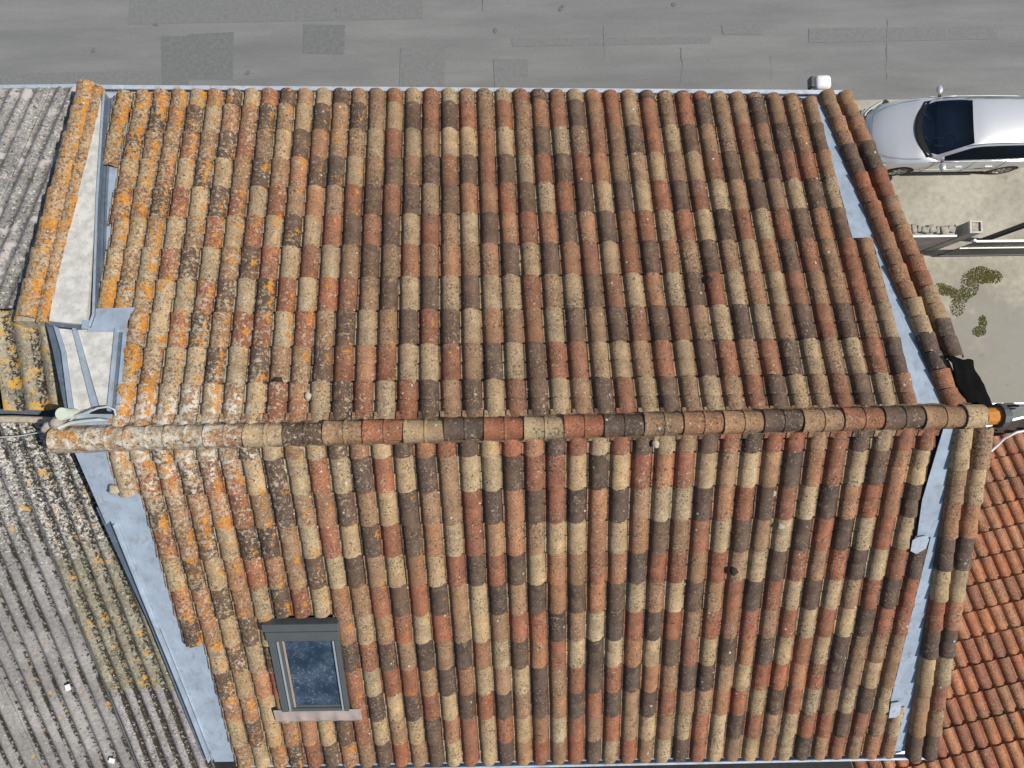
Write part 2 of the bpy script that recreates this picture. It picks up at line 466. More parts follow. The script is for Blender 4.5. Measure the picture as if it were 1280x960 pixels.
# ------------------------------------------------------------------ mesh helpers
class MB:
    def __init__(self):
        self.v = []
        self.f = []

    def add(self, verts, faces):
        o = len(self.v)
        self.v += [tuple(p) for p in verts]
        self.f += [tuple(i + o for i in f) for f in faces]

    def box(self, c, s, rot=None):
        hx, hy, hz = s[0] / 2, s[1] / 2, s[2] / 2
        pts = [Vector((x, y, z)) for x in (-hx, hx) for y in (-hy, hy) for z in (-hz, hz)]
        if rot is not None:
            pts = [rot @ p for p in pts]
        c = Vector(c)
        self.add([p + c for p in pts], [(0, 1, 3, 2), (4, 6, 7, 5), (0, 4, 5, 1), (2, 3, 7, 6), (0, 2, 6, 4), (1, 5, 7, 3)])

    def prism(self, poly, h):
        """closed prism: top polygon (list of Vector, any plane), extruded by vector -h"""
        n = len(poly)
        h = Vector(h)
        top = [Vector(p) for p in poly]
        area = Vector((0, 0, 0))
        for i in range(n):
            area += top[i].cross(top[(i + 1) % n])
        if area.dot(h) < 0:
            top.reverse()
        bot = [p - h for p in top]
        self.add(top + bot, [tuple(range(n)), tuple(reversed(range(n, 2 * n)))] +
                 [(i, i + n, (i + 1) % n + n, (i + 1) % n) for i in range(n)])

    def grid(self, rows):
        o = []
        n = len(rows[0])
        for r in rows:
            o += r
        self.add(o, [(i * n + j, i * n + j + 1, (i + 1) * n + j + 1, (i + 1) * n + j)
                     for i in range(len(rows) - 1) for j in range(n - 1)])

    def tube(self, pts, r, seg=8, cap=True):
        pts = [Vector(p) for p in pts]
        rows = []
        for i, p in enumerate(pts):
            d = (pts[min(i + 1, len(pts) - 1)] - pts[max(i - 1, 0)]).normalized()
            a = d.cross(Vector((0, 0, 1)))
            if a.length < 1e-3:
                a = Vector((1, 0, 0))
            a.normalize()
            b = d.cross(a)
            rr = r[i] if isinstance(r, (list, tuple)) else r
            rows.append([p + (a * cos(2 * pi * k / seg) + b * sin(2 * pi * k / seg)) * rr for k in range(seg)])
        o = len(self.v)
        for rw in rows:
            self.v += [tuple(q) for q in rw]
        for i in range(len(rows) - 1):
            for k in range(seg):
                self.f.append((o + i * seg + k, o + i * seg + (k + 1) % seg, o + (i + 1) * seg + (k + 1) % seg, o + (i + 1) * seg + k))
        if cap:
            self.f.append(tuple(o + k for k in range(seg)))
            self.f.append(tuple(o + (len(rows) - 1) * seg + k for k in reversed(range(seg))))

    def mesh(self, name, mat=None, smooth=False):
        me = bpy.data.meshes.new(name)
        me.from_pydata(self.v, [], self.f)
        me.validate()
        if smooth:
            me.polygons.foreach_set("use_smooth", [True] * len(me.polygons))
        if mat:
            me.materials.append(mat)
        me.update()
        return me

    def build(self, name, mat, parent=None, smooth=False, fix=False, bevel=0.0, **props):
        me = self.mesh(name, mat, smooth)
        if fix:
            bm = bmesh.new()
            bm.from_mesh(me)
            bmesh.ops.recalc_face_normals(bm, faces=bm.faces)
            bm.to_mesh(me)
            bm.free()
        o = bpy.data.objects.new(name, me)
        col.objects.link(o)
        if parent:
            o.parent = parent
        if bevel:
            md = o.modifiers.new("bevel", 'BEVEL')
            md.width = bevel
            md.segments = 2
        for k, v in props.items():
            o[k] = v
        return o


def thing(name, label, cat, loc=(0, 0, 0), group=None):
    o = bpy.data.objects.new(name, None)
    o.empty_display_size = 0.3
    col.objects.link(o)
    o.location = loc
    o['label'] = label
    o['category'] = cat
    if group:
        o['group'] = group
    return o


def tag(o, label, cat, group=None):
    o['label'] = label
    o['category'] = cat
    if group:
        o['group'] = group
    return o


def auto_smooth(me, angle=40):
    me.polygons.foreach_set("use_smooth", [True] * len(me.polygons))
    bm = bmesh.new()
    bm.from_mesh(me)
    for e in bm.edges:
        if len(e.link_faces) == 2 and e.calc_face_angle(0) > radians(angle):
            e.smooth = False
    bm.to_mesh(me)
    bm.free()


# ------------------------------------------------------------------ ground, road, yard
def sheet(name, poly, z, mat, **props):
    b = MB()
    b.add([(x, y, z) for x, y in poly], [tuple(range(len(poly)))])
    o = b.build(name, mat, fix=True, **props)
    if o.data.polygons[0].normal.z < 0:
        o.data.flip_normals()
    return o


sheet("ground", [(-400, -400), (400, -400), (400, 400), (-400, 400)], -0.02, M['shade_paving'], kind='structure')
sheet("yard", [(9.0, -1.2), (60, -1.2), (60, 8.36), (-60, 8.36), (-60, 4.3), (9.0, 4.3)], 0.0, M['concrete'], kind='structure')
sheet("road", [(-90, 8.36), (90, 8.36), (90, 17), (-90, 17)], 0.004, M['asphalt'], kind='structure')
sheet("verge", [(-90, 17), (90, 17), (90, 60), (-90, 60)], 0.0, M['moss'], kind='structure')

for i, (x0, y0, x1, y1, pale) in enumerate([
        (-4.78, 9.03, -4.09, 10.34, 0), (-4.06, 9.16, -2.86, 10.40, 0), (-1.04, 9.78, 0.06, 10.62, 0),
        (-5.66, 10.70, 2.20, 11.90, 1), (4.56, 9.97, 9.9, 10.14, 1), (12.51, 9.95, 17.56, 10.30, 1),
        (10.19, 10.20, 11.21, 10.47, 1), (1.56, 8.6, 2.72, 9.93, 1),
        (4.08, 8.7, 4.96, 9.57, 1), (-9.4, 8.80, -4.84, 9.38, 1)]):
    j = [random.uniform(-.04, .04) for _ in range(8)]
    o = sheet("road_patch", [(x0 + j[0], y0 + j[1]), (x1 + j[2], y0 + j[3]), (x1 + j[4], y1 + j[5]), (x0 + j[6], y1 + j[7])],
              0.008 + 0.0008 * i, M['patch_pale'] if pale else M['patch'], kind='structure')


def wiggle(pts, step=0.12, amp=0.02):
    out = []
    for a, b in zip(pts[:-1], pts[1:]):
        a, b = Vector(a), Vector(b)
        n = max(2, int((b - a).length / step))
        for i in range(n):
            p = a.lerp(b, i / n)
            out.append(p + Vector((random.uniform(-amp, amp), random.uniform(-amp, amp), 0)))
    out.append(Vector(pts[-1]))
    return out


seams = MB()
for ln in [((7.03, 10.5), (7.02, 9.6)), ((9.07, 9.84), (9.1, 9.36), (9.03, 8.9)), ((14.66, 10.6), (14.6, 9.98), (14.55, 8.9)),
           ((11.47, 9.6), (11.46, 8.9)), ((3.82, 11.6), (3.78, 10.9))]:
    pts = wiggle([(x, y, 0) for x, y in ln])
    rows = []
    for i, p in enumerate(pts):
        d = (pts[min(i + 1, len(pts) - 1)] - pts[max(i - 1, 0)]).normalized()
        nrm = Vector((-d.y, d.x, 0)) * random.uniform(0.001, 0.007)
        rows.append([(p + nrm) + Vector((0, 0, 0.0165)), (p - nrm) + Vector((0, 0, 0.0165))])
    seams.grid(rows)
for (x, y) in [(-6.61, 9.98), (-0.14, 11.01), (4.11, 10.38), (5.94, 11.02), (8.91, 11.02), (5.86, 10.93), (-2.5, 9.29), (-4.95, 10.65)]:
    r = random.uniform(0.03, 0.08)
    pts = [(x + r * cos(a * pi / 4) * random.uniform(.5, 1.3), y + r * sin(a * pi / 4) * random.uniform(.5, 1.3), 0.0165) for a in range(8)]
    seams.add(pts, [tuple(range(8))])
o = seams.build("road_marks", M['seam'], fix=True, kind='structure')
for p in o.data.polygons:
    pass

# moss growing through the yard joints (uncountable)
mb = MB()
rnd = random.Random(3)
for cx, cy, rx, ry, n in [(15.95, 3.2, .22, .12, 90), (16.3, 3.05, .25, .16, 100), (16.55, 3.35, .22, .3, 110), (16.85, 3.6, .32, .2, 190), (17.15, 3.55, .25, .16, 130),
                          (16.2, 2.75, .18, .2, 50), (16.85, 2.35, .10, .16, 70), (16.75, 2.1, .16, .12, 70), (15.8, 3.35, .12, .06, 20)]:
    for _ in range(n * 4):
        a, r = rnd.uniform(0, 2 * pi), rnd.random() ** .6 * 1.15
        x, y = cx + rx * r * cos(a), cy + ry * r * sin(a)
        s = rnd.uniform(0.006, 0.022)
        k = 5
        ring = [(x + s * cos(2 * pi * i / k + a), y + s * sin(2 * pi * i / k + a), 0.001) for i in range(k)]
        mb.add(ring + [(x, y, 0.008 + s * .45)], [(i, (i + 1) % k, k) for i in range(k)])
mb.build("moss", M['moss'], kind='stuff')

# ------------------------------------------------------------------ the house under the patchwork roof
ZR = 11.771
TU, TL = 0.34734, 0.45924              # pitch of the street slope, of the garden slope
S = 0.21                                # tile module across
C = 0.3872                              # tile gauge down the slope
SKU, SKL = -0.02295, 0.02194
NU = Vector((0, sin(TU), cos(TU)))
NL = Vector((0, -sin(TL), cos(TL)))


def U(x, d, h=0.0):
    return Vector((x, d * cos(TU), ZR - d * sin(TU))) + NU * h


def L(x, d, h=0.0):
    return Vector((x, -d * cos(TL), ZR - d * sin(TL))) + NL * h


def eave_u(x):
    return 4.215 - 0.0030 * max(0, x) ** 2 - 0.0005 * x


house = thing("house", "terraced house under a patchwork roof of red, beige and dark barrel tiles", "house", (4.4, 0, 0))
BASE = Vector((4.4, 0, 0))


def hb(mb, name, mat, parent=None, **kw):
    """build a part of the house; the house empty is at BASE so shift the vertices"""
    mb.v = [tuple(Vector(p) - BASE) for p in mb.v]
    return mb.build(name, mat, parent or house, **kw)


# slope boards beneath the tiles
b = MB()
b.prism([U(-0.32, 4.1, -.10), U(0.12, -0.02, -.10), U(8.75, -0.02, -.10), U(8.25, 3.93, -.10)], NU * 0.05)
far_slope = hb(b, "roof_slope", M['under'], label="street slope of the roof")
b = MB()
b.prism([L(0.22, -0.02, -.105), L(8.85, -0.02, -.105), L(9.3, 4.45, -.105), L(0.80, 4.45, -.105)], NL * 0.05)
near_slope = hb(b, "roof_slope", M['under'], label="garden slope of the roof")

# walls
b = MB()
b.prism([(-0.45, 3.60, 10.2), (-0.45, 3.35, 10.2), (8.25, 3.2, 10.0), (8.25, 3.45, 10.0)], (0, 0, 10.2))
hb(b, "wall", M['wall'], fix=True)
b = MB()
b.prism([(0.8, -3.55, 9.75), (0.8, -3.8, 9.75), (9.0, -3.8, 9.75), (9.0, -3.55, 9.75)], (0, 0, 9.75))
hb(b, "wall", M['wall'], fix=True)
for xs in ((8.02, 8.42, 8.88, -0.13), (0.05, 0.40, 1.05, 0.12)):
    xt, xr, xb, _ = xs
    b = MB()
    for (xa, ya, za), (xc, yc, zc) in (((xt, 3.3, 10.2), (xr, 0, 11.3)), ((xr, 0, 11.3), (xb, -3.6, 9.5))):
        w = 0.22 if xt > 4 else -0.22
        b.add([(xa, ya, 0), (xc, yc, 0), (xc, yc, zc), (xa, ya, za), (xa + w, ya, 0), (xc + w, yc, 0), (xc + w, yc, zc), (xa + w, ya, za)],
              [(0, 1, 2, 3), (4, 7, 6, 5), (0, 4, 5, 1), (3, 2, 6, 7), (0, 3, 7, 4), (1, 5, 6, 2)])
    hb(b, "wall", M['wall'], fix=True, label="gable end wall")

# ---- clay tiles: one mesh per tone and variant
PROF = [(-.105, .003), (-.093, .000), (-.081, .004), (-.0755, .017), (-.063, .037), (-.045, .050), (-.023, .058), (0, .0605),
        (.023, .058), (.045, .050), (.063, .037), (.0755, .017), (.081, .004), (.093, .000), (.105, .003)]


def tile_geo(length, rng, groove=0.5, over=0.05, prof=PROF, taper=True):
    """tile lying along +y (downslope) from -over to length; returns verts, faces"""
    g = length * groove
    st = [(-over, 0.000, .96), (g - .010, .014, .995), (g - .003, .014, 1.0), (g + .001, -.002, .94), (g + .009, .003, .955),
          (length - .02, .023, 1.02), (length, .026, 1.03)]
    drop = .026
    if not taper:
        st = [(-over, 0.0, .95), (length * .5, .012, .98), (length, .030, 1.02)]
        drop = .034
    jx, jt, jh = rng.uniform(-.004, .004), rng.uniform(-.010, .010), rng.uniform(-.003, .005)
    rows = []
    for y, dz, sc in st:
        row = []
        for x, z in prof:
            k = 1.0 if abs(x) > .085 else sc
            row.append(Vector((x * k + jx + jt * y + rng.uniform(-.0012, .0012), y + (rng.uniform(-.004, .004) if y > length - .03 else 0),
                               z * sc + dz + jh * (y / length) + rng.uniform(-.0012, .0012))))
        rows.append(row)
    n = len(prof)
    v = [p for r in rows for p in r]
    f = [(i * n + j, i * n + j + 1, (i + 1) * n + j + 1, (i + 1) * n + j) for i in range(len(rows) - 1) for j in range(n - 1)]
    # lip: drop the free end down by the tile's thickness
    o = len(v)
    last = (len(rows) - 1) * n
    v += [v[last + j] + Vector((0, -.004, -drop)) for j in range(n)]
    f += [(last + j, last + j + 1, o + j + 1, o + j) for j in range(n - 1)]
    return v, f


def flag_tone(me, cols):
    at = me.color_attributes.new("tone", 'FLOAT_COLOR', 'POINT')
    flat = []
    for c in cols:
        flat += [c[0], c[1], c[2], 1.0]
    at.data.foreach_set("color", flat)


def tone_of(ch, rng, grime=0.0):
    c = Vector(TONES[ch]).lerp(Vector((0.160, 0.088, 0.050)), grime)
    k = rng.uniform(.86, 1.16)
    h = rng.uniform(-.10, .10)
    return (c.x * k * (1 + h * .6), c.y * k * (1 + h * .1), c.z * k * (1 - h * .5))


rng = random.Random(21)
TILE_MESH = {}
for ch, var in [(c_, v_) for c_ in TONES for v_ in range(10)]:
    if True:
        v, f = tile_geo(C, rng)
        me = bpy.data.meshes.new("roof_tile")
        me.from_pydata([tuple(p) for p in v], [], f)
        me.materials.append(M['tile'])
        flag_tone(me, [tone_of(ch, rng, 0.0 if var < 5 else 0.30)] * len(v))
        auto_smooth(me, 38)
        TILE_MESH[ch, var] = me

UPPER = {0: "dot", 1: "ttdtrtbb", 2: "odobobtd",
         3: "totrdtbtodo", 4: "bdrbrbrbboo", 5: "obtdbtdbrbb", 6: "dodbdrbrdbt", 7: "bortrbtdtdb", 8: "rdtdbrdbrbt",
         9: "dtbtrbrdrdb", 10: "tbdotdbrbtr", 11: "bdodobrbrto", 12: "dttdtrbrtdb", 13: "tdtbrdtrdrd", 14: "ttbtdrdtbor",
         15: "rbrdrdtdtrb", 16: "bdbtdbobdbr", 17: "rrtdbrodrbd", 18: "bdbrdtobdrt", 19: "trbdobtdbtd", 20: "ttorodobodb",
         21: "brbdrodbtbr", 22: "rttbdrbrodd", 23: "dodrbodtbrb", 24: "orbdrdobdrt", 25: "bdtrdordtbd", 26: "otrobdbrdbr",
         27: "rrttdorbrtb", 28: "tbdtbrdodrd", 29: "drrbrbobrbt", 30: "ttbtdrtdtdb", 31: "rrdbrbdrbrt", 32: "rdtrbdtbdtr",
         33: "bttdtrbobrd", 34: "ttrtdbobtdb", 35: "tdodtrdrdbt", 36: "ttdrbdrtrtr", 37: "ttordottdbd", 38: "ttdtbdrrorb",
         39: "......ttbdo"}
LOWER = {-2: "..........bo", -1: "....drrttbto",
         0: "rbdbrdrtbdrt", 1: "roorbrdttbdr", 2: "bdrbdtbddtrt", 3: "dbodrbrbrbrd", 4: "rrdrtdbrorbb", 5: "tobdrbrbrdtt",
         6: "rdrbdrtdrbrb", 7: "rtdtbdrobrdt", 8: "dbrdtrodtobb", 9: "rtobrtrbdtrr", 10: "dbdrtdtrdtbd", 11: "trbtrbrdtrtb",
         12: "bobdrtdbodbt", 13: "drtodbrodttr", 14: "rbdboddbrdrb", 15: "bdoorobddrtd", 16: "rbdbtdtbrdrr", 17: "drrboodrtobt",
         18: "ordtbdroddor", 19: "rdoodtrdbtbt", 20: "bbdtrdtbtdrd", 21: "dbrrdbbobrbb", 22: "rttbrttdodrr", 23: "odtobdrtdbob",
         24: "dbddorbdtrdd", 25: "brbrbdrtrdbt", 26: "odtdtrtdrbtr", 27: "dbdbdtbrbdbd", 28: "brorboodrrrt", 29: "tbtbdb....do",
         30: "bddttr....bd", 31: "dbtdod....or", 32: "trrdrbbdrbod", 33: "brobooDbobbo".lower(), 34: "bdodbdbdbodb", 35: "drtodoobdobt",
         36: "brdrbrd.....", 37: "ob.........."}

tiles = []      # (distance to camera, slope, matrix, tone, length scale)


def frame(o, ex, ey, ez):
    m = Matrix((ex, ey, ez)).transposed().to_4x4()
    m.translation = o
    return m


CAMP = Vector(cam.location)
for i, s in UPPER.items():
    for r, ch in enumerate(s):
        if ch == '.':
            continue
        d1 = 3.976 - C * (r - 1)             # free (lower) edge
        d0 = d1 - C
        x = i * S - 0.00747
        if r == 0:
            d0, d1 = 3.976, eave_u(x)
            if d1 - d0 < 0.045:
                continue
        if i == 1 and r > 4:
            x += 0.06
        if i == 2 and r > 4:
            x += 0.025
        if i == 0:
            x -= 0.02
        ey = (U(x + SKU, 1) - U(x, 0)).normalized()
        ez = NU
        ex = ey.cross(ez)
        o = U(x + SKU * d0, d0, -0.066)
        tiles.append(((o - CAMP).length, far_slope, frame(o, ex, ey, ez), ch, (d1 - d0) / C))
for k, s in LOWER.items():
    for r, ch in enumerate(s):
        if ch == '.':
            continue
        d1 = 0.3072 + C * r
        d0 = d1 - C
        sc = 1.0
        if r == 0:
            d0 = 0.06
            sc = (d1 - d0) / C
        if r == 11:
            d1 = 4.56
            sc = (d1 - d0) / C
        if r == 6 and k in (29, 30, 31):
            continue
        x = 8.33263 - k * S
        ey = (L(x + SKL, 1) - L(x, 0)).normalized()
        ez = NL
        ex = ey.cross(ez)
        o = L(x + SKL * d0, d0, -0.066)
        tiles.append(((o - CAMP).length, near_slope, frame(o, ex, ey, ez), ch, sc))

tiles.sort(key=lambda q: q[0])
MB_REST = {far_slope: [[], [], []], near_slope: [[], [], []]}
shift = Matrix.Translation(-BASE)
for n, (dist, slope, m, ch, sc) in enumerate(tiles):
    grimy = slope is far_slope and m.translation.x > 2.5
    me = TILE_MESH[ch, rng.randrange(5) + (5 if grimy else 0)]
    jit = Matrix.Rotation(rng.uniform(-.006, .006), 4, 'Z') @ Matrix.Rotation(rng.uniform(-.012, .012), 4, 'Y')
    m = shift @ m @ jit @ Matrix.Diagonal((1, sc, 1, 1))
    if n < 300:
        o = bpy.data.objects.new("roof_tile", me)
        col.objects.link(o)
        o.parent = slope
        o.matrix_basis = m
    else:
        V, F, Cc = MB_REST[slope]
        k = len(V)
        V += [tuple(m @ p.co) for p in me.vertices]
        F += [tuple(q + k for q in p.vertices) for p in me.polygons]
        c = tone_of(ch, rng, 0.30 if grimy else 0.0)
        Cc += [c] * len(me.vertices)
for slope, (V, F, Cc) in MB_REST.items():
    me = bpy.data.meshes.new("roof_tile")
    me.from_pydata(V, [], F)
    me.materials.append(M['tile'])
    flag_tone(me, Cc)
    auto_smooth(me, 38)
    o = bpy.data.objects.new("roof_tile", me)
    col.objects.link(o)
    o.parent = slope
    o['kind'] = 'stuff'


# ---- closure pieces that square the tiles off against the ridge
def toned(b, name, mat, ch, parent, smooth=False, **kw):
    b.v = [tuple(Vector(p) - BASE) for p in b.v]
    me = b.mesh(name, mat)
    flag_tone(me, [tone_of(ch, rng)] * len(me.vertices))
    if smooth:
        auto_smooth(me, 40)
    o = bpy.data.objects.new(name, me)
    col.objects.link(o)
    o.parent = parent
    for k, v in kw.items():
        o[k] = v
    return o


for i in range(3, 40):
    x = i * S - .00747
    b = MB()
    b.prism([U(x - .093, .11, -.014), U(x + .104, .11, -.014), U(x + .104, .185, -.022), U(x - .093, .185, -.022)], NU * .05)
    toned(b, "closure_tile", M['tile'], UPPER[i][10] if rng.random() < .7 else 't', far_slope)
for k in range(0, 38):
    x = 8.33263 - k * S
    b = MB()
    b.prism([L(x - .095, .10, -.010), L(x + .102, .10, -.010), L(x + .102, .165, -.018), L(x - .095, .165, -.018)], NL * .05)
    toned(b, "closure_tile", M['tile'], LOWER[k][0], near_slope)

# ---- ridge caps: clay half-rounds, each with a groove at mid length
RIDGE = [(8.81, 8.625, 'b'), (8.625, 8.24, 't'), (8.24, 7.86, 'd'), (7.86, 7.48, 'r'), (7.48, 7.10, 't'), (7.10, 6.73, 'd'), (6.73, 6.355, 't'), (6.355, 5.98, 'o'),
         (5.98, 5.61, 't'), (5.61, 5.235, 'd'), (5.235, 4.86, 'r'), (4.86, 4.485, 'b'), (4.485, 4.11, 'r'), (4.11, 3.74, 'd'), (3.74, 3.36, 'b'),
         (3.36, 2.98, 'r'), (2.98, 2.61, 't'), (2.61, 2.24, 'd'), (2.24, 1.87, 'b'), (1.87, 1.50, 'o'), (1.50, 1.13, 'b'), (1.13, .76, 'b'), (.76, .40, 't'), (.40, .06, 't')]
for x1, x0, ch in RIDGE:
    ln = x1 - x0
    b = MB()
    rows = []
    j = rng.uniform(-.006, .006)
    st = [(-.012, .108), (.010, .108), (.02, .101), (ln / 2 - .014, .100), (ln / 2 - .008, .107), (ln / 2 + .006, .106), (ln / 2 + .012, .099), (ln + .03, .093)]
    if ln < .3:
        st = [(-.012, .112), (.012, .112), (.02, .106), (ln, .106)]
    for y, r in st:
        x = x0 + y
        yc = -.055 + .1 * (x / 9.0) + j
        row = []
        for a in range(13):
            th = pi * (a / 12) * 1.06 - .03 * pi
            row.append(Vector((x, yc + r * cos(th) * 1.06, ZR - .012 + r * sin(th) * 1.0)))
        rows.append(row)
    b.grid(rows)
    # end rim
    n = 13
    first = rows[0]
    b.grid([[p + Vector((0.0, 0, 0)) for p in first], [Vector((x0 - .010, p.y * .86 + first[6].y * .14, ZR - .012 + (p.z - ZR + .012) * .82)) for p in first]])
    toned(b, "ridge_tile", M['tile_ridge'], ch, house, smooth=True)

# mortar bedding below the caps
b = MB()
for x0, x1 in ((-.02, 2.3), (2.3, 5.6), (5.6, 8.75)):
    rows = []
    n = 26
    for i in range(n + 1):
        x = x0 + (x1 - x0) * i / n
        yc = -.055 + .1 * (x / 9)
        rows.append([Vector((x, yc + .128 + rng.uniform(-.006, .006), ZR - .085)), Vector((x, yc + .10, ZR - .02)),
                     Vector((x, yc - .10, ZR - .02)), Vector((x, yc - .128 + rng.uniform(-.006, .006), ZR - .095))])
    b.grid(rows)
toned(b, "ridge_mortar", M['tile'], 't', house)

# orange end pipe closing the ridge
b = MB()
b.tube([(8.80, .035, ZR + .015), (8.94, .04, ZR + .01)], [.085, .085], 12)
hb(b, "ridge_end", M['clay_new'], smooth=False, fix=True)
b = MB()
b.tube([(8.94, .04, ZR + .01), (8.985, .04, ZR + .01)], [.12, .12], 12)
b.tube([(8.985, .035, ZR), (9.05, .035, ZR)], [.075, .07], 12)
hb(b, "ridge_end", M['anthracite'], fix=True)

# ---- verge rows: cover tiles laid along the slanting gable ends
VPROF = [(-.094, -.02), (-.090, .012), (-.075, .040), (-.052, .060), (-.026, .071), (0, .074), (.026, .071), (.052, .060), (.075, .040), (.090, .012), (.094, -.02)]


def verge_row(fn, slope, normal, p0, p1, tones, h, gauge=C, prof=VPROF, scale=1.0, lab=None):
    """p0 = (x, d) at the ridge end, p1 = (x, d) at the eave"""
    a, e = fn(p0[0], p0[1], h), fn(p1[0], p1[1], h)
    n = len(tones)
    ln = (e - a).length / n
    ey = (e - a).normalized()
    for i, ch in enumerate(tones):
        v, f = tile_geo(ln, rng, prof=[(x * scale, z * scale) for x, z in prof], over=.03)
        o = a + ey * (i * ln)
        ex = ey.cross(normal).normalized()
        m = frame(o, ex, ey, normal) @ Matrix.Rotation(rng.uniform(-.012, .012), 4, 'Z')
        b = MB()
        b.add([m @ p for p in v], f)
        ob = toned(b, "verge_tile", M['tile'], ch, slope, smooth=True)
        if lab:
            ob['label'] = lab


verge_row(U, far_slope, NU, (8.585, .12), (8.075, 4.03), "rdboorrdot", -.030)
verge_row(U, far_slope, NU, (8.728, .69), (8.295, 4.03), "dbrotrdot", -.04)
verge_row(L, near_slope, NL, (8.665, .10), (9.155, 4.55), "btodbrdbttd", -.03)
verge_row(L, near_slope, NL, (8.862, .10), (9.352, 4.55), "tbodbodbrtd", -.04)
# left: broad pink capping and a narrow angle row beside it
verge_row(U, far_slope, NU, (-.500, 1.25), (-.525, 4.27), "otooooto", .0, scale=1.22)
WEDGE = [(-.055, -.03), (-.05, .03), (-.02, .04), (.02, .035), (.045, .02), (.055, -.05)]
verge_row(U, far_slope, NU, (-.315, 1.20), (-.375, 4.22), "rrotoooo", .015, prof=WEDGE)
b = MB()
b.prism([U(-.64, 1.22, -.02), U(-.26, 1.2, -.02), U(-.33, 4.22, -.02), U(-.62, 4.24, -.02)], NU * .2)
hb(b, "verge_bed", M['mortar'], fix=True)
# small infill behind the verge rows
b = MB()
b.prism([U(8.64, .1, -.05), U(8.75, .1, -.05), U(8.24, 4.0, -.05), U(8.13, 4.0, -.05)], NU * .05)
toned(b, "verge_bed", M['tile'], 't', far_slope)
b = MB()
b.prism([L(8.72, .1, -.055), L(8.82, .1, -.055), L(9.31, 4.5, -.055), L(9.21, 4.5, -.055)], NL * .05)
toned(b, "verge_bed", M['tile'], 't', near_slope)


# ---- zinc flashings
def flash(name, fn, nrm, poly, h, mat, thick=.006, parent=None, **kw):
    b = MB()
    b.prism([fn(x, d, h) for x, d in poly], nrm * thick)
    return hb(b, name, mat, parent or house, **kw)


# right, street side
flash("flashing", U, NU, [(7.86, 4.05), (7.86, 2.0), (8.15, .11), (8.54, .11), (8.44, 1.7), (8.05, 4.05)], -.088, M['zinc_dark'])
flash("flashing", U, NU, [(7.950, 4.035), (7.998, 2.07), (8.30, 2.07), (8.035, 4.035)], -.028, M['zinc'])
flash("flashing", U, NU, [(8.208, 2.12), (8.250, .12), (8.53, .12), (8.29, 2.12)], -.033, M['zinc'])
# right, garden side: laid in lapped lengths, with two patch pieces
flash("flashing", L, NL, [(8.40, .10), (8.70, .10), (8.95, 2.4), (9.12, 4.5), (8.70, 4.5), (8.36, 1.6)], -.094, M['zinc_dark'])
flash("flashing", L, NL, [(8.47, .10), (8.62, .10), (8.745, 1.32), (8.50, 1.38), (8.448, .9)], -.022, M['zinc'])
flash("flashing", L, NL, [(8.640, 1.28), (8.745, 1.28), (8.87, 2.42), (8.668, 2.42)], -.027, M['zinc'])
flash("flashing", L, NL, [(8.668, 2.36), (8.87, 2.36), (9.03, 3.86), (8.715, 3.86)], -.032, M['zinc'])
flash("flashing", L, NL, [(8.912, 3.80), (9.03, 3.80), (9.10, 4.50), (8.925, 4.50)], -.037, M['zinc'])
flash("flashing_patch", L, NL, [(8.44, 1.37), (8.48, 1.33), (8.58, 1.31), (8.61, 1.36), (8.60, 1.47), (8.52, 1.54), (8.45, 1.50)], .005, M['gutter'])
flash("flashing_patch", L, NL, [(8.70, 3.66), (8.82, 3.64), (8.84, 3.88), (8.72, 3.90)], .0, M['gutter'])
# left, garden side
flash("flashing", L, NL, [(.14, .16), (.60, .16), (.80, .95), (.37, .975), (.25, 1.07)], -.072, M['zinc'])
flash("flashing", L, NL, [(.26, .80), (.98, .80), (.98, 2.4), (.46, 2.45), (.30, 1.05)], -.078, M['zinc'])
flash("flashing", L, NL, [(.495, 2.40), (.98, 2.36), (1.10, 3.4), (.97, 3.45), (.585, 3.45)], -.084, M['zinc'])
flash("flashing", L, NL, [(.58, 3.40), (1.14, 3.36), (1.18, 4.55), (.70, 4.55)], -.090, M['zinc'])
flash("flashing", L, NL, [(.16, .9), (.40, .9), (.62, 2.4), (.84, 4.55), (.55, 4.55), (.36, 2.4)], -.125, M['zinc_dark'])
b = MB()
rows = []
for x, d in ((.375, 1.06), (.46, 2.0), (.54, 2.8), (.615, 3.6), (.69, 4.5)):
    rows.append([L(x - .055, d, -.13), L(x - .045, d, -.04), L(x - .034, d, -.04), L(x - .026, d, -.11), L(x - .005, d, -.11), L(x, d, -.068)])
b.grid(rows)
hb(b, "flashing_upstand", M['zinc'], fix=True)
# left, street side
flash("flashing", U, NU, [(-.30, 4.13), (-.08, 4.13), (.12, 3.1), (.12, 2.6), (.30, 1.2), (.16, 1.10), (-.08, 2.66)], -.078, M['zinc'])
flash("flashing", U, NU, [(.15, 1.33), (.56, 1.34), (.52, 1.20), (.505, 1.06), (.14, 1.07)], .004, M['zinc'], thick=.012)
b = MB()
rows = []
for x, d in ((-.325, 4.16), (-.268, 3.777), (-.095, 2.667), (.165, 1.25), (.15, 1.11)):
    rows.append([U(x + .010, d, .025), U(x + .013, d, .035), U(x + .024, d, .035), U(x + .028, d, -.06), U(x + .055, d, -.062), U(x + .062, d, -.045), U(x + .072, d, -.075)])
b.grid(rows)
hb(b, "flashing_upstand", M['zinc_dark'], fix=True)
b = MB()
rows = []
for x, d in ((-.325, 4.16), (-.268, 3.777), (-.095, 2.667), (.163, 1.25), (.147, 1.11)):
    rows.append([U(x + .008, d, .038), U(x + .027, d, .038), U(x + .029, d, .030)])
b.grid(rows)
hb(b, "flashing_upstand", M['zinc'], fix=True)

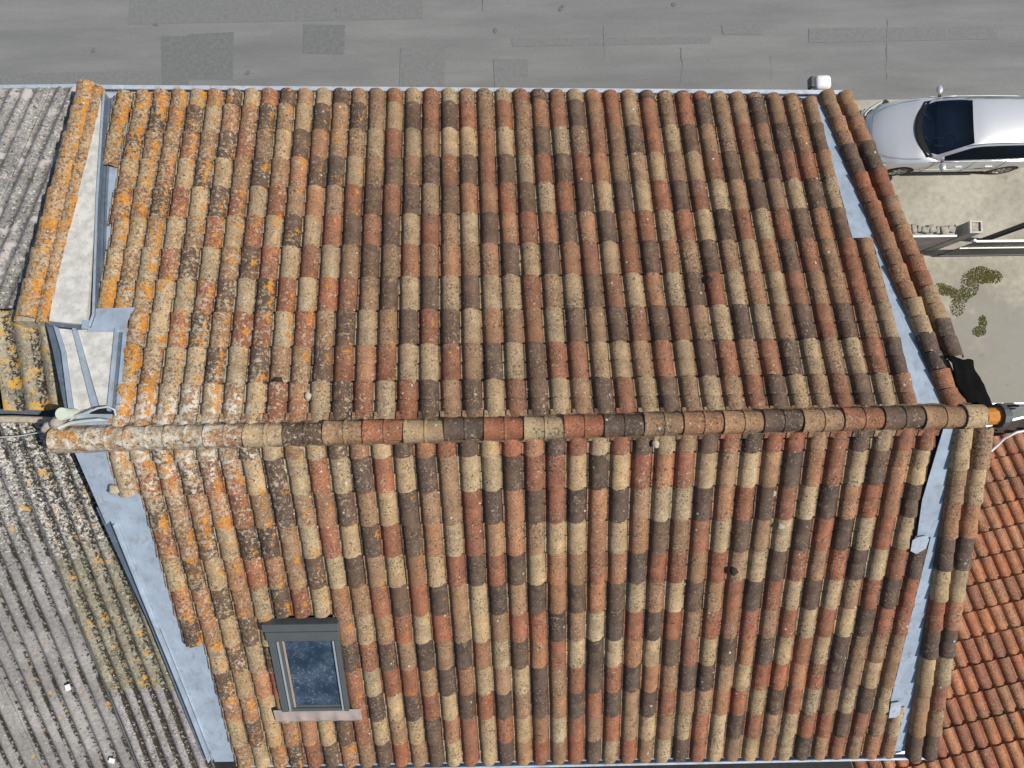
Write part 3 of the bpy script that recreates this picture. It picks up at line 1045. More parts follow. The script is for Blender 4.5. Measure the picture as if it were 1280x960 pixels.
# pale rendered parapet between the verge tiles and the zinc
b = MB()
b.prism([U(-.325, 4.05, .02), U(-.262, 3.80, .02), U(-.088, 2.667, .02), U(.12, 1.20, .02), U(.10, 1.145, .02), U(-.255, 1.19, .02), U(-.315, 1.865, .02), U(-.30, 2.46, .02), U(-.345, 4.05, .02)], NU * .2)
hb(b, "parapet", M['render'], fix=True, label="pale cement parapet strip")
b = MB()
b.prism([U(-.27, 1.185, .0), U(.085, 1.14, .0), U(.09, 1.10, .0), U(-.262, 1.15, .0)], NU * .2)
hb(b, "parapet_flashing", M['zinc_dark'], fix=True)
b = MB()
b.prism([U(.085, 1.19, .028), U(.16, 1.19, .028), U(.155, 1.10, .028), U(.09, 1.10, .028)], NU * .1)
hb(b, "parapet_flashing", M['zinc'], fix=True)

# the patched corner box below it: two cement panels in a zinc frame
flash("corner_tray", U, NU, [(-.32, 1.20), (-.19, 1.17), (-.02, .86), (.21, .22), (.10, .22), (-.19, .92)], -.03, M['zinc_dark'], thick=.02)
flash("corner_tray", U, NU, [(-.20, 1.14), (.54, 1.12), (.60, .22), (.13, .22), (-.07, .86)], -.06, M['zinc_dark'], thick=.02)
flash("corner_trim", U, NU, [(-.200, 1.135), (-.155, 1.12), (-.022, .852), (.192, .235), (.150, .235), (-.060, .852)], .015, M['zinc'], thick=.05)
flash("cement_panel", U, NU, [(-.15, 1.115), (-.002, 1.095), (.362, .26), (.196, .24), (-.018, .853)], .0, M['render'], thick=.04)
flash("corner_trim", U, NU, [(-.006, 1.105), (.034, 1.102), (.425, .262), (.367, .262)], .022, M['zinc'], thick=.06)
flash("cement_panel", U, NU, [(.040, 1.096), (.418, 1.090), (.513, .272), (.424, .285)], .0, M['render'], thick=.04)
flash("corner_trim", U, NU, [(.420, 1.10), (.448, 1.10), (.545, .225), (.518, .225)], .022, M['zinc'], thick=.05)
flash("corner_trim", U, NU, [(.452, 1.10), (.490, 1.11), (.590, .225), (.552, .225)], -.012, M['zinc_dark'], thick=.04)
flash("corner_trim", U, NU, [(.494, 1.11), (.525, 1.12), (.625, .225), (.594, .225)], .005, M['zinc'], thick=.05)
flash("corner_tray", U, NU, [(.05, .26), (.64, .25), (.60, .10), (.08, .09)], -.02, M['zinc'], thick=.02)
flash("corner_hole", U, NU, [(.36, .262), (.60, .262), (.57, .20), (.34, .205)], -.016, M['black'], thick=.003)

# ---- gutters and the lamp
def gutter(x0, y0, z0, x1, y1, z1, r, sgn, name="gutter"):
    b = MB()
    rows = []
    for x, y, z in ((x0, y0, z0), (x1, y1, z1)):
        row = [Vector((x, y - sgn * r * 1.0, z + .005))]
        for a in range(9):
            th = pi + pi * a / 8
            row.append(Vector((x, y - sgn * r * cos(th - pi) , z + r * sin(th))))
        row.append(Vector((x, y + sgn * (r + .012), z + .006)))
        row.append(Vector((x, y + sgn * (r + .016), z - .01)))
        rows.append(row)
    b.grid(rows)
    return hb(b, name, M['gutter'], smooth=False)


gutter(-.66, 3.985, 10.235, 8.38, 3.80, 10.235, .07, 1)
b = MB()
rows = []
for x, y in ((-.66, 4.055), (8.38, 3.87)):
    rows.append([Vector((x, y - .030, 10.252)), Vector((x, y - .026, 10.262)), Vector((x, y + .020, 10.262)), Vector((x, y + .024, 10.25))])
b.grid(rows)
hb(b, "gutter_rim", M['gutter'])
b = MB()
b.box((8.38, 3.80, 10.21), (.008, .15, .09))
hb(b, "gutter_end", M['gutter'])
gutter(.98, -4.10, 9.69, 9.42, -4.075, 9.69, .06, -1)
b = MB()
rows = []
for x, y in ((.98, -4.155), (9.42, -4.13)):
    rows.append([Vector((x, y - .010, 9.70)), Vector((x, y - .006, 9.712)), Vector((x, y + .014, 9.712)), Vector((x, y + .018, 9.70))])
b.grid(rows)
hb(b, "gutter_rim", M['gutter'])

# rounded white lamp hung off the street wall
b = MB()
rows = []
for i in range(9):
    th = pi * i / 8
    rows.append([Vector((8.0 + .09 * 0 + (.10 * cos(t2)) * 1.0 + .06 * (1 if cos(t2) > 0 else -1) * min(1, abs(cos(t2)) * 3),
                         4.07 + .085 * cos(th), 10.13 + .06 * sin(th) + 0 * t2)) for t2 in [pi * k / 10 for k in range(11)]])
bm = bmesh.new()
bmesh.ops.create_cube(bm, size=1.0)
bmesh.ops.scale(bm, vec=(.20, .17, .13), verts=bm.verts)
bmesh.ops.bevel(bm, geom=bm.edges[:], offset=.05, segments=4, affect='EDGES', profile=.5)
bmesh.ops.translate(bm, vec=Vector((8.13, 4.02, 10.17)) - BASE, verts=bm.verts)
me = bpy.data.meshes.new("wall_lamp")
bm.to_mesh(me)
bm.free()
me.materials.append(M['white'])
auto_smooth(me, 30)
lamp = bpy.data.objects.new("wall_lamp", me)
col.objects.link(lamp)
lamp.parent = house
lamp['label'] = "rounded white lamp housing on the gutter end"
b = MB()
b.box((8.005, 4.03, 10.16), (.05, .13, .11))
hb(b, "lamp_lens", M['anthracite'], lamp, bevel=.015)

# ---- skylight
sk = bpy.data.objects.new("skylight", None)
col.objects.link(sk)
sk.parent = house
sk['label'] = "roof window in a dark metal frame"


def sl(name, x0, x1, d0, d1, h, mat, th=.05, bev=.004, sx=0.0, **kw):
    b = MB()
    b.prism([L(x0, d0, h), L(x1, d0, h), L(x1 + sx, d1, h), L(x0 + sx, d1, h)], NL * th)
    return hb(b, name, mat, sk, fix=True, bevel=bev, **kw)


sl("hood", 1.655, 2.475, 2.30, 2.40, .055, M['anthracite'], .12, .01)
sl("hood", 1.675, 2.465, 2.415, 2.54, .045, M['anthracite'], .11, .006)
sl("frame", 1.69, 1.765, 2.55, 3.60, .035, M['anthracite'], .12)
sl("frame", 2.405, 2.455, 2.55, 3.60, .035, M['anthracite'], .12)
sl("frame", 1.77, 2.40, 3.555, 3.60, .028, M['anthracite'], .10)
sl("trim", 1.778, 1.796, 2.55, 3.58, .040, M['steel'], .04, .002)
sl("trim", 2.380, 2.398, 2.55, 3.58, .040, M['steel'], .04, .002)
sl("sash", 1.801, 1.825, 2.55, 3.55, .020, M['anthracite'], .05, .002)
sl("sash", 1.829, 1.852, 2.55, 3.55, .016, M['wood'], .04, .002)
sl("sash", 1.857, 2.375, 3.515, 3.55, .016, M['anthracite'], .04, .002)
sl("pane", 1.857, 2.375, 2.55, 3.513, .012, M['sky_glass'], .02, 0)
b = MB()
rows = []
for d, h in ((3.585, .016), (3.62, .016), (3.70, .013), (3.76, .010), (3.79, .004), (3.795, -.02)):
    rows.append([L(1.585 + i / 40, d - (.022 * max(0, cos(2 * pi * ((1.585 + i / 40) - 1.893) / .21)) if d > 3.74 else 0), h + (.014 * max(0, cos(2 * pi * ((1.585 + i / 40) - 1.893) / .21)) if d > 3.68 else .004)) for i in range(41)])
b.grid(rows)
hb(b, "apron", M['lead'], sk, smooth=True)

# ---- moss lumps, stones and mortar dabs stuck to the roof (part of its surface)
def lump(p, r, mat, name, parent=house, flat=.6, seed=1, label=None):
    bm = bmesh.new()
    bmesh.ops.create_icosphere(bm, subdivisions=2, radius=r)
    for v in bm.verts:
        k = 1 + .45 * noise.noise(v.co * (1.6 / r) + Vector((seed * 3.1, seed, 0)))
        v.co = Vector((v.co.x * k, v.co.y * k, v.co.z * k * flat))
    bmesh.ops.translate(bm, vec=Vector(p) - (BASE if parent else Vector((0, 0, 0))), verts=bm.verts)
    me = bpy.data.meshes.new(name)
    bm.to_mesh(me)
    bm.free()
    me.materials.append(mat)
    auto_smooth(me, 60)
    o = bpy.data.objects.new(name, me)
    col.objects.link(o)
    if parent:
        o.parent = parent
    if label:
        o['label'] = label
    return o


for i, (p, r) in enumerate([(U(2.10, .50, -.015), .055), (U(6.42, 1.57, -.01), .04), (L(6.65, 1.72, .0), .045), (L(8.40, 1.42, -.02), .03)]):
    lump(p, r, M['moss_dark'], "moss_clump", seed=i + 2)
for i, (p, r) in enumerate([(U(2.40, .36, -.02), .035), (L(7.07, 1.17, .0), .036), (L(1.225, .64, -.01), .04), (L(.47, .62, -.0), .05), (U(5.58, 3.14, -.0), .02),
                            (L(6.95, .80, -.04), .03), (L(5.73, .20, 0), .035)]):
    lump(p, r, M['mortar'], "mortar_dab", seed=i + 9, flat=.45)
for i, (p, r) in enumerate([((.09, .10, ZR - .02), .075), ((-.03, .06, ZR - .05), .06)]):
    lump(p, r, M['stone'], "ridge_stone", seed=i + 31, flat=.8)

# ------------------------------------------------------------------ loose cable, pipe stub, black sheet
b = MB()
pts = [(.16, .10, ZR - .03), (.28, .17, ZR + .03), (.40, .20, ZR + .05), (.50, .24, ZR + .05), (.58, .25, ZR + .03), (.625, .22, ZR), (.62, .17, ZR - .03)]
b.tube(pts, .010, 7)
tag(b.build("cable", M['cable'], smooth=True), "pale looped cable lying across the zinc corner by the ridge", "cable")
b = MB()
b.tube([(.12, .06, ZR + .03), (.25, .105, ZR + .05), (.38, .12, ZR + .05), (.50, .13, ZR + .03), (.57, .12, ZR)], .016, 8)
tag(b.build("cable", M['cable'], smooth=True), "thick grey cable running straight along the ridge end, below the looped one", "cable")
pipe = thing("vent_pipe", "pale green plastic pipe stub standing at the left ridge end", "pipe", (.205, .19, ZR - .1))
b = MB()
b.tube([(0, 0, 0), (0, 0, .20)], [.05, .05], 14)
b.build("pipe", M['offwhite'], pipe, smooth=False)
b = MB()
b.tube([(0, 0, .17), (0, 0, .225)], [.058, .058], 14)
b.build("collar", M['offwhite'], pipe)

b = MB()
rows = []
srnd = random.Random(5)
for i in range(15):
    row = []
    for j in range(11):
        u, w = i / 14, j / 10
        x = 8.57 + .17 * u + w * (.29 + .06 * u) + .012 * sin(9 * u + 2 * w)
        y = .62 - .48 * u - .04 * w + .012 * sin(9 * w)
        z = ZR - .12 - .04 * u - .10 * w * w + .035 * noise.noise(Vector((u * 4, w * 4, 1.3))) + .02 * noise.noise(Vector((u * 11, w * 11, 4)))
        row.append(Vector((x, y, z)))
    rows.append(row)
b.grid(rows)
o = b.build("black_sheet", M['black_sheet'], smooth=True)
md = o.modifiers.new("thick", 'SOLIDIFY')
md.thickness = .012
tag(o, "crumpled black plastic sheet lying on the gable edge beside the ridge end", "plastic sheet")

# ------------------------------------------------------------------ left neighbour: corrugated roofs
outb = thing("neighbouring_house", "grey house on the left under mossy corrugated fibre-cement sheets", "house", (-1.5, 0, 0))
OB = Vector((-1.5, 0, 0))


def corrugated(name, o, rib, across, width, length, pitch, amp, mat, lab=None, seed=0, skew=0.0):
    """sheet from corner o (upper right), running along rib (down) and across (to the left)"""
    b = MB()
    nr = rib.cross(across).normalized()
    if nr.z < 0:
        nr = -nr
    nx = int(width / pitch * 10)
    rows = []
    nl = max(2, int(length / .25))
    th = []
    for i in range(nl + 1):
        row = []
        for j in range(nx + 1):
            a = width * j / nx
            w = cos(2 * pi * a / pitch)
            p = o + rib * (length * i / nl) + across * a + nr * (amp * w + .008 * noise.noise(Vector((a * 2, i * .7, seed))))
            row.append(p - OB)
            th.append(min(1, 1.35 * max(0, -w)))
        rows.append(row)
    b.grid(rows)
    # turned-down lower edge so the sheet shows its thickness
    last = rows[-1]
    b.grid([last, [p - nr * .009 for p in last]])
    th += [min(1, 1.35 * max(0, -cos(2 * pi * width * j / nx / pitch))) for j in range(nx + 1)] * 2
    me = b.mesh(name, mat)
    at = me.color_attributes.new("trough", 'FLOAT_COLOR', 'POINT')
    flat = []
    for k in th:
        flat += [k, k, k, 1]
    at.data.foreach_set("color", flat)
    auto_smooth(me, 60)
    if me.polygons[0].normal.z < 0:
        me.flip_normals()
    ob = bpy.data.objects.new(name, me)
    col.objects.link(ob)
    ob.parent = outb
    if lab:
        ob['label'] = lab
    return ob


def zll(y):
    return 11.35 + (y - .1376) * tan(radians(22))


rib = Vector((.125, -1, -tan(radians(22)))).normalized()
acr = Vector((-1, 0, 0))
corrugated("corrugated_sheet", Vector((.155, .13, zll(.13))), rib, acr, .965, 3.40, .177, .026, M['fibre_olive'], "olive lichened sheet")
corrugated("corrugated_sheet", Vector((.155 + .125 * 3.05, .13 - 3.05, zll(-2.92) - .022)), rib, acr, .965, 1.95, .177, .026, M['fibre_mauve'], seed=3)
corrugated("corrugated_sheet", Vector((-.765, .13, zll(.13) - .028)), rib, acr, 1.24, 5.0, .177, .026, M['fibre'], seed=5)
corrugated("corrugated_sheet", Vector((-1.95, .13, zll(.13) - .05)), rib, acr, 1.24, 5.0, .177, .026, M['fibre'], seed=7)

def zul(y):
    return ZR - .25 - y * tan(TU)


ribu = Vector((.11, 1, -tan(TU))).normalized()
for x0, dz in ((-.40, .015), (-1.46, 0), (-2.52, -.015)):
    corrugated("corrugated_sheet", Vector((x0, 1.22, zul(1.22) + dz)), ribu, acr, 1.12, 3.14, .16, .018, M['fibre'], seed=x0)
# lichened wide-wave strip between
corrugated("corrugated_sheet", Vector((.06, .235, 11.33)), Vector((-.26, 1, -.14)).normalized(), Vector((-1, 0, 0)), .78, 1.08, .25, .03, M['fibre_yellow'], "yellow lichened sheet")
corrugated("corrugated_sheet", Vector((-.80, .235, 11.33)), Vector((-.26, 1, -.14)).normalized(), Vector((-1, 0, 0)), .60, 1.08, .25, .03, M['fibre_yellow'])
b = MB()
b.box(Vector((-.95, .75, 11.10)) - OB, (1.9, 1.1, .03))
b.build("roof_board", M['black'], outb)
b = MB()
b.prism([Vector((-2.5, .17, 11.13)) - OB, Vector((.08, .17, 11.13)) - OB, Vector((.06, .255, 11.13)) - OB, Vector((-2.5, .255, 11.13)) - OB], (0, 0, .03))
b.build("ridge_gutter", M['zinc_dark'], outb, fix=True)
for (x0, x1) in ((-.9, .0),):
    b = MB()
    b.tube([Vector((-2.5, .15, 11.36)) - OB, Vector((-.6, .15, 11.37)) - OB, Vector((-.05, .12, 11.37)) - OB], .035, 8)
    b.build("ridge_bedding", M['mortar'], outb)
b = MB()
for y0, y1, h in ((3.8, 4.0, 9.7), (-4.6, -4.4, 9.1)):
    b.prism([(-3.5 + 1.5, y0, h), (-.55 + 1.5, y0, h), (-.55 + 1.5, y1, h), (-3.5 + 1.5, y1, h)], (0, 0, h))
b.build("wall", M['render_grey'], outb, fix=True)
b = MB()
b.tube([Vector((-2.6, 4.20, 9.96)) - OB, Vector((-.62, 4.20, 9.96)) - OB], .03, 8)
b.build("eave_trim", M['gutter'], outb)
b = MB()
b.tube([(-1.2, -.02, 11.38), (-.75, -.03, 11.36), (-.55, -.02, 11.365), (-.3, .02, 11.37), (-.18, .05, 11.38)], .007, 6)
tag(b.build("wire", M['cable'], smooth=True), "thin white wire lying across the top of the grey corrugated roof", "wire")
for i, (x, y) in enumerate(((-.80, -2.95), (-.52, -3.98))):
    b = MB()
    b.box((x, y, zll(y) + .035), (.055, .07, .012), Matrix.Rotation(.3 + i, 3, 'Z'))
    tag(b.build("scrap", M['white']), ("small white scrap lying on the grey corrugated sheets, the upper one" if i == 0 else "small white scrap near the bottom edge of the grey corrugated sheets"), "scrap")

# ------------------------------------------------------------------ right neighbour: orange tile roof rising away
P0 = Vector((11.4536, -3.5369, 7.2038))
E1 = Vector((.2003, .0438, 0))
E2 = Vector((.0747, -.3415, .1168))           # up the slope, towards the garden
annex = thing("house", "low annex on the right under small clean orange tiles", "house", (13, -3, 0))
AB = Vector((13, -3, 0))
an = E1.cross(-E2).normalized()
if an.z < 0:
    an = -an
OPROF = [(-.1025, .004), (-.085, .0), (-.078, .012), (-.06, .036), (-.036, .050), (-.008, .054), (.020, .050), (.045, .036), (.062, .014), (.075, .002), (.1025, .004)]
ORANGE = [(0.36, 0.130, 0.064), (0.38, 0.165, 0.085), (0.30, 0.108, 0.060), (0.38, 0.148, 0.068)]
OT = []
for var in range(8):
    v, f = tile_geo(E2.length, rng, prof=OPROF, taper=False)
    me = bpy.data.meshes.new("roof_tile")
    me.from_pydata([tuple(p) for p in v], [], f)
    me.materials.append(M['tile_clean'])
    c = ORANGE[var % 4]
    k = rng.uniform(.85, 1.15)
    flag_tone(me, [(c[0] * k, c[1] * k, c[2] * k)] * len(v))
    auto_smooth(me, 45)
    OT.append(me)
b = MB()
b.prism([p - AB - an * .02 for p in (P0 - E1 * 8 - E2 * 8.5, P0 + E1 * 16 - E2 * 8.5, P0 + E1 * 16 + E2 * 12, P0 - E1 * 12 + E2 * 12)], an * .05)
aslope = b.build("roof_slope", M['under'], annex, fix=True)
ey = (-E2).normalized()
ex = ey.cross(an).normalized()
count = 0
for r in range(-8, 8):
    for c in range(-14, 15):
        o = P0 + E1 * c + E2 * (r + 1)
        # keep to what shows beyond the verge, with two tiles' margin below it
        vx = 9.38 + (-(o.y) / cos(TL)) * .111
        dz = ZR - o.z
        vis = CAMP.x + (vx - CAMP.x) * (18.4 - o.z) / (18.4 - (ZR - max(0, -o.y) * tan(TL) * .6))
        if o.x < 9.35:
            continue
        if o.x > 13.7:
            continue
        ob = bpy.data.objects.new("roof_tile", OT[rng.randrange(8)])
        col.objects.link(ob)
        ob.parent = aslope
        ob.matrix_basis = Matrix.Translation(-AB) @ frame(o, ex, ey, an) @ Matrix.Rotation(rng.uniform(-.012, .012), 4, 'Z')
        count += 1
b = MB()
g0, g1 = P0 + E1 * -12 - E2 * 8.2, P0 + E1 * 17 - E2 * 8.2
for dz, off in ((0, 0),):
    rows = []
    for g in (g0, g1):
        g = g - AB
        rows.append([g + Vector((0, 0, -.03)), g + Vector((-.006, .03, -.08)), g + Vector((-.02, .09, -.08)), g + Vector((-.026, .12, -.02)), g + Vector((-.031, .15, -.02)), g + Vector((-.031, .15, -.05))])
    b.grid(rows)
b.build("gutter", M['gutter'], annex)
b = MB()
cs = [P0 + E1 * -11 - E2 * 7.6, P0 + E1 * 15.5 - E2 * 7.6, P0 + E1 * 15.5 + E2 * 11.5, P0 + E1 * -11 + E2 * 11.5]
vv = [Vector((p.x, p.y, 0)) - AB for p in cs] + [p - AB - an * .12 for p in cs]
b.add(vv, [(0, 1, 5, 4), (1, 2, 6, 5), (2, 3, 7, 6), (3, 0, 4, 7)])
b.build("wall", M['wall'], annex, fix=True)
# pale green valley strip and a dark gap where it meets the big roof's eave
b = MB()
b.prism([Vector(p) - AB for p in ((10.15, -4.72, 6.95), (10.45, -4.72, 6.95), (10.55, -5.6, 6.95), (10.25, -5.6, 6.95))], (0, 0, .05))
b.build("valley_strip", M['offwhite'], annex, fix=True)

# grey flat-roofed porch behind the orange roof
porch = thing("porch", "small grey flat-roofed porch beside the ridge end, above the orange tiles", "porch", (14.5, 0, 0))
b = MB()
b.prism([(-1.7, -.28, 5.5), (3.5, -.30, 5.5), (3.5, .10, 5.5), (-1.7, .10, 5.5)], (0, 0, .14))
b.build("roof", M['flat_roof'], porch, fix=True)
b = MB()
b.prism([(-1.7, .11, 5.53), (3.5, .11, 5.53), (3.5, .16, 5.53), (-1.7, .16, 5.53)], (0, 0, .2))
b.build("edge_trim", M['black'], porch, fix=True)
b = MB()
b.prism([(-1.7, .165, 5.50), (3.5, .165, 5.50), (3.5, .19, 5.50), (-1.7, .19, 5.50)], (0, 0, .2))
b.build("edge_trim", M['zinc'], porch, fix=True)
b = MB()
b.prism([(-1.6, -.25, 5.36), (3.4, -.27, 5.36), (3.4, .05, 5.36), (-1.6, .05, 5.36)], (0, 0, 5.36))
b.build("wall", M['render_grey'], porch, fix=True)
b = MB()
b.tube([(12.45, -.62, 6.55), (12.55, -.40, 6.75), (12.72, -.30, 6.8), (12.95, -.27, 6.78), (13.2, -.33, 6.7)], .02, 7)
tag(b.build("wire", M['white'], smooth=True), "white looped wire over the dark gap at the top of the orange tile roof", "wire")

# ------------------------------------------------------------------ boundary wall, pillar, gate
wall = thing("boundary_wall", "low rendered boundary wall topped with rough stones, behind the gable", "wall", (14.6, 4.35, 0))
b = MB()
b.prism([(-3.6, .17, 1.66), (-3.6, -.12, 1.66), (.58, -.12, 1.66), (.58, .17, 1.66)], (0, 0, 1.66))
b.build("render", M['render_grey'], wall, fix=True)
x = -3.6
srnd = random.Random(11)
while x < .52:
    w = srnd.uniform(.10, .24)
    b = MB()
    w = min(w, .57 - x)
    b.box((x + w / 2, .05 + srnd.uniform(-.03, .03), 1.70), (w - .004, srnd.uniform(.14, .24), srnd.uniform(.07, .16)), Matrix.Rotation(srnd.uniform(-.25, .25), 3, 'Z') @ Matrix.Rotation(srnd.uniform(-.15, .15), 3, 'X'))
    o = b.build("coping_stone", M['stone'], wall, fix=True, bevel=.03)
    x += w
b = MB()
b.prism([(-3.6, -.13, 1.70), (.57, -.13, 1.70), (.57, -.085, 1.70), (-3.6, -.085, 1.70)], (0, 0, .05))
b.build("coping_edge", M['gate_trim'], wall, fix=True)

pil = thing("gate_pillar", "square concrete block pillar with a pale rim at the gate", "pillar", (15.50, 4.40, 0))
b = MB()
b.prism([(-.145, -.145, 1.86), (.145, -.145, 1.86), (.145, .145, 1.86), (-.145, .145, 1.86)], (0, 0, 1.86))
b.build("shaft", M['render_grey'], pil, fix=True)
b = MB()
for cx, cy, sx, sy in ((0, -.13, .30, .035), (0, .13, .30, .035), (-.13, 0, .035, .225), (.13, 0, .035, .225)):
    b.box((cx, cy, 1.885), (sx, sy, .055))
b.build("rim", M['render'], pil)
b = MB()
b.box((0, 0, 1.865), (.22, .22, .012))
b.build("fill", M['stone'], pil)

gate = thing("gate", "dark metal sliding gate with a pale top rail beside the block pillar", "gate", (15.68, 4.12, 0))
b = MB()
b.box((2.0, 0, 1.60), (4.0, .05, .05))
b.build("top_rail", M['gate_trim'], gate)
b = MB()
b.box((2.0, -.01, .98), (4.0, .05, .04))
b.build("middle_rail", M['gate_trim'], gate)
b = MB()
b.box((2.0, 0, .12), (4.0, .06, .06))
b.build("bottom_rail", M['gate'], gate)
n = 0
gx = .03
while gx < 3.95:
    b = MB()
    b.box((gx + .09, .0, .85), (.17, .02, 1.42))
    b.build("panel", M['gate'], gate)
    gx += .19
b = MB()
b.tube([(-.05, .02, 1.55), (-.05, .02, 1.66)], .035, 10)
b.build("hinge_cap", M['gate_trim'], gate)
b = MB()
b.box((0, 0, .95), (.12, .12, 1.9))
o = b.build("gate_post", M['gate'], bevel=.02)
o.location = (16.93, 4.52, 0)
tag(o, "dark blue-grey post standing behind the gate at the frame's right edge", "post")

# ------------------------------------------------------------------ the parked car
car = thing("parked_car", "silver estate car parked on the concrete beside the gable", "car", (13.62, 7.16, 0))
STN = [(0.00, .50, .50, .56, .28), (0.05, .62, .57, .63, .22), (0.16, .73, .63, .70, .20), (0.40, .82, .69, .78, .19), (0.75, .868, .76, .855, .19), (1.10, .882, .82, .925, .19),
       (1.30, .888, .86, .965, .19), (1.6, .892, .885, .955, .19), (2.2, .895, .90, .955, .19), (3.0, .893, .915, .955, .19), (3.7, .885, .92, .955, .19), (4.1, .86, .92, .955, .20), (4.38, .80, .90, .94, .24), (4.50, .74, .80, .86, .30), (4.54, .68, .62, .70, .36)]


def body_row(u, hw, zs, zt, z0):
    half = [(hw - .10, z0), (hw - .02, z0 + .06), (hw + .0, z0 + .22), (hw, (z0 + zs) / 2 + .08), (hw - .012, zs - .10), (hw - .05, zs), (hw - .12, zs + (zt - zs) * .45), (hw * .62, zt - .012), (hw * .3, zt)]
    half = [(max(v, 0), z) for v, z in half]
    bow = .10 if u < .3 else (.03 if u > 4.2 else 0)
    k = .0
    row = [Vector((u + (bow * (abs(v) / .6) ** 2 if u < .3 else -(bow * (abs(v) / .7) ** 2)), -v, z)) for v, z in half]
    row += [Vector((u, 0, zt + .004))]
    row += [Vector((p.x, -p.y, p.z)) for p in reversed(row[:-1])]
    return row


b = MB()
rows = [body_row(*s) for s in STN]
b.grid(rows)
n = len(rows[0])
b.add(rows[0], [tuple(range(n))])
b.add(rows[-1], [tuple(reversed(range(n)))])
# underside
b.grid([[r[0] for r in rows], [r[-1] for r in rows]])
me = b.mesh("body", M['paint'])
bm = bmesh.new()
bm.from_mesh(me)
bmesh.ops.remove_doubles(bm, verts=bm.verts, dist=.0005)
bmesh.ops.recalc_face_normals(bm, faces=bm.faces)
bm.to_mesh(me)
bm.free()
body = bpy.data.objects.new("body", me)
col.objects.link(body)
WHEELS = [(.97, -.775), (.97, .775), (3.69, -.775), (3.69, .775)]
cutter = MB()
for wx, wy in WHEELS:
    rowsc = []
    s = 1 if wy > 0 else -1
    cutter.tube([(wx, wy - s * .16, .31), (wx, wy + s * .3, .31)], .365, 28)
cme = cutter.mesh("cutter")
cob = bpy.data.objects.new("cutter", cme)
col.objects.link(cob)
md = body.modifiers.new("arch", 'BOOLEAN')
md.operation = 'DIFFERENCE'
md.object = cob
md.solver = 'EXACT'
bpy.context.view_layer.update()
dg = bpy.context.evaluated_depsgraph_get()
new = bpy.data.meshes.new_from_object(body.evaluated_get(dg))
body.modifiers.clear()
body.data = new
bpy.data.objects.remove(cob)
auto_smooth(new, 32)
if not new.materials:
    new.materials.append(M['paint'])
body.parent = car

# cabin: one surface, its faces split into roof and pillars, windscreen, side windows
CST = [  # u, belt v, belt z, rail v, rail z, centre z
    (1.14, .70, .955, .66, .965, .972), (1.40, .80, .925, .745, .985, 1.065), (1.70, .825, .93, .705, 1.135, 1.195), (2.00, .83, .935, .655, 1.27, 1.32),
    (2.26, .83, .94, .605, 1.355, 1.395), (2.55, .83, .94, .585, 1.39, 1.43), (3.0, .825, .94, .575, 1.40, 1.44), (3.5, .81, .94, .565, 1.385, 1.43), (3.9, .79, .94, .555, 1.355, 1.405), (4.2, .77, .94, .55, 1.30, 1.36), (4.40, .72, .935, .56, 1.10, 1.14), (4.46, .70, .93, .60, .955, .97)]


def cab_row(u, vb, zb, vr, zr, zc):
    half = []
    b0, r0 = Vector((vb, zb)), Vector((vr, zr))
    half.append((vb, zb, 0))
    p = b0.lerp(r0, .06)
    half.append((p.x, p.y, 0))
    p = b0.lerp(r0, .5)
    half.append((p.x + .018, p.y, 0))
    p = b0.lerp(r0, .90)
    half.append((p.x + .004, p.y, 0))
    half.append((vr - .005, zr + .004, 0))
    half.append((vr - .06, zr + (zc - zr) * .35, 0))
    half.append((vr * .6, zr + (zc - zr) * .78, 0))
    half.append((vr * .25, zc - .003, 0))
    def ub(v):
        if u < 2.3:
            return u + .30 * (v / .75) ** 2 * (1 - (u - 1.14) / 1.3)
        return u
    row = [Vector((ub(v), -v, z)) for v, z, _ in half]
    row.append(Vector((ub(0), 0, zc)))
    row += [Vector((p.x, -p.y, p.z)) for p in reversed(row[:-1])]
    return row


crows = []
for (a, b_) in zip(CST[:-1], CST[1:]):
    for t_ in (0, .5):
        crows.append(cab_row(*[p + (q - p) * t_ for p, q in zip(a, b_)]))
crows.append(cab_row(*CST[-1]))
nc = len(crows[0])
parts = {'roof': MB(), 'windscreen': MB(), 'side_window_a': MB(), 'side_window_b': MB(), 'rear_window': MB()}
verts = [p for r in crows for p in r]
sel = {k: [] for k in parts}
for i in range(len(crows) - 1):
    um = (CST[i // 2][0] + CST[min(i // 2 + 1, len(CST) - 1)][0]) / 2 if i % 2 else CST[i // 2][0] + .01
    ii = i
    for j in range(nc - 1):
        jj = j if j < nc // 2 else nc - 2 - j       # 0..7 from belt to centre
        key = 'roof'
        if jj in (1, 2) and 3 <= ii <= 18:
            key = 'side_window_a' if j < nc // 2 else 'side_window_b'
        if jj >= 5 and ii <= 7:
            key = 'windscreen'
        if jj >= 5 and 18 <= ii <= 20:
            key = 'rear_window'
        sel[key].append((i * nc + j, i * nc + j + 1, (i + 1) * nc + j + 1, (i + 1) * nc + j))
nm = {'roof': ('roof', M['paint']), 'windscreen': ('windscreen', M['car_glass']), 'side_window_a': ('side_window', M['car_glass_dark']),
      'side_window_b': ('side_window', M['car_glass_dark']), 'rear_window': ('rear_window', M['car_glass_dark'])}
for k, fs in sel.items():
    used = sorted({q for f in fs for q in f})
    ix = {q: a for a, q in enumerate(used)}
    b = MB()
    b.add([verts[q] for q in used], [tuple(ix[q] for q in f) for f in fs])
    o = b.build(nm[k][0], nm[k][1], car, fix=False)
    auto_smooth(o.data, 50)
    # outward normals
    bm = bmesh.new()
    bm.from_mesh(o.data)
    for f in bm.faces:
        cpt = f.calc_center_median()
        if f.normal.dot(cpt - Vector((2.7, 0, .8))) < 0:
            f.normal_flip()
    bm.to_mesh(o.data)
    bm.free()

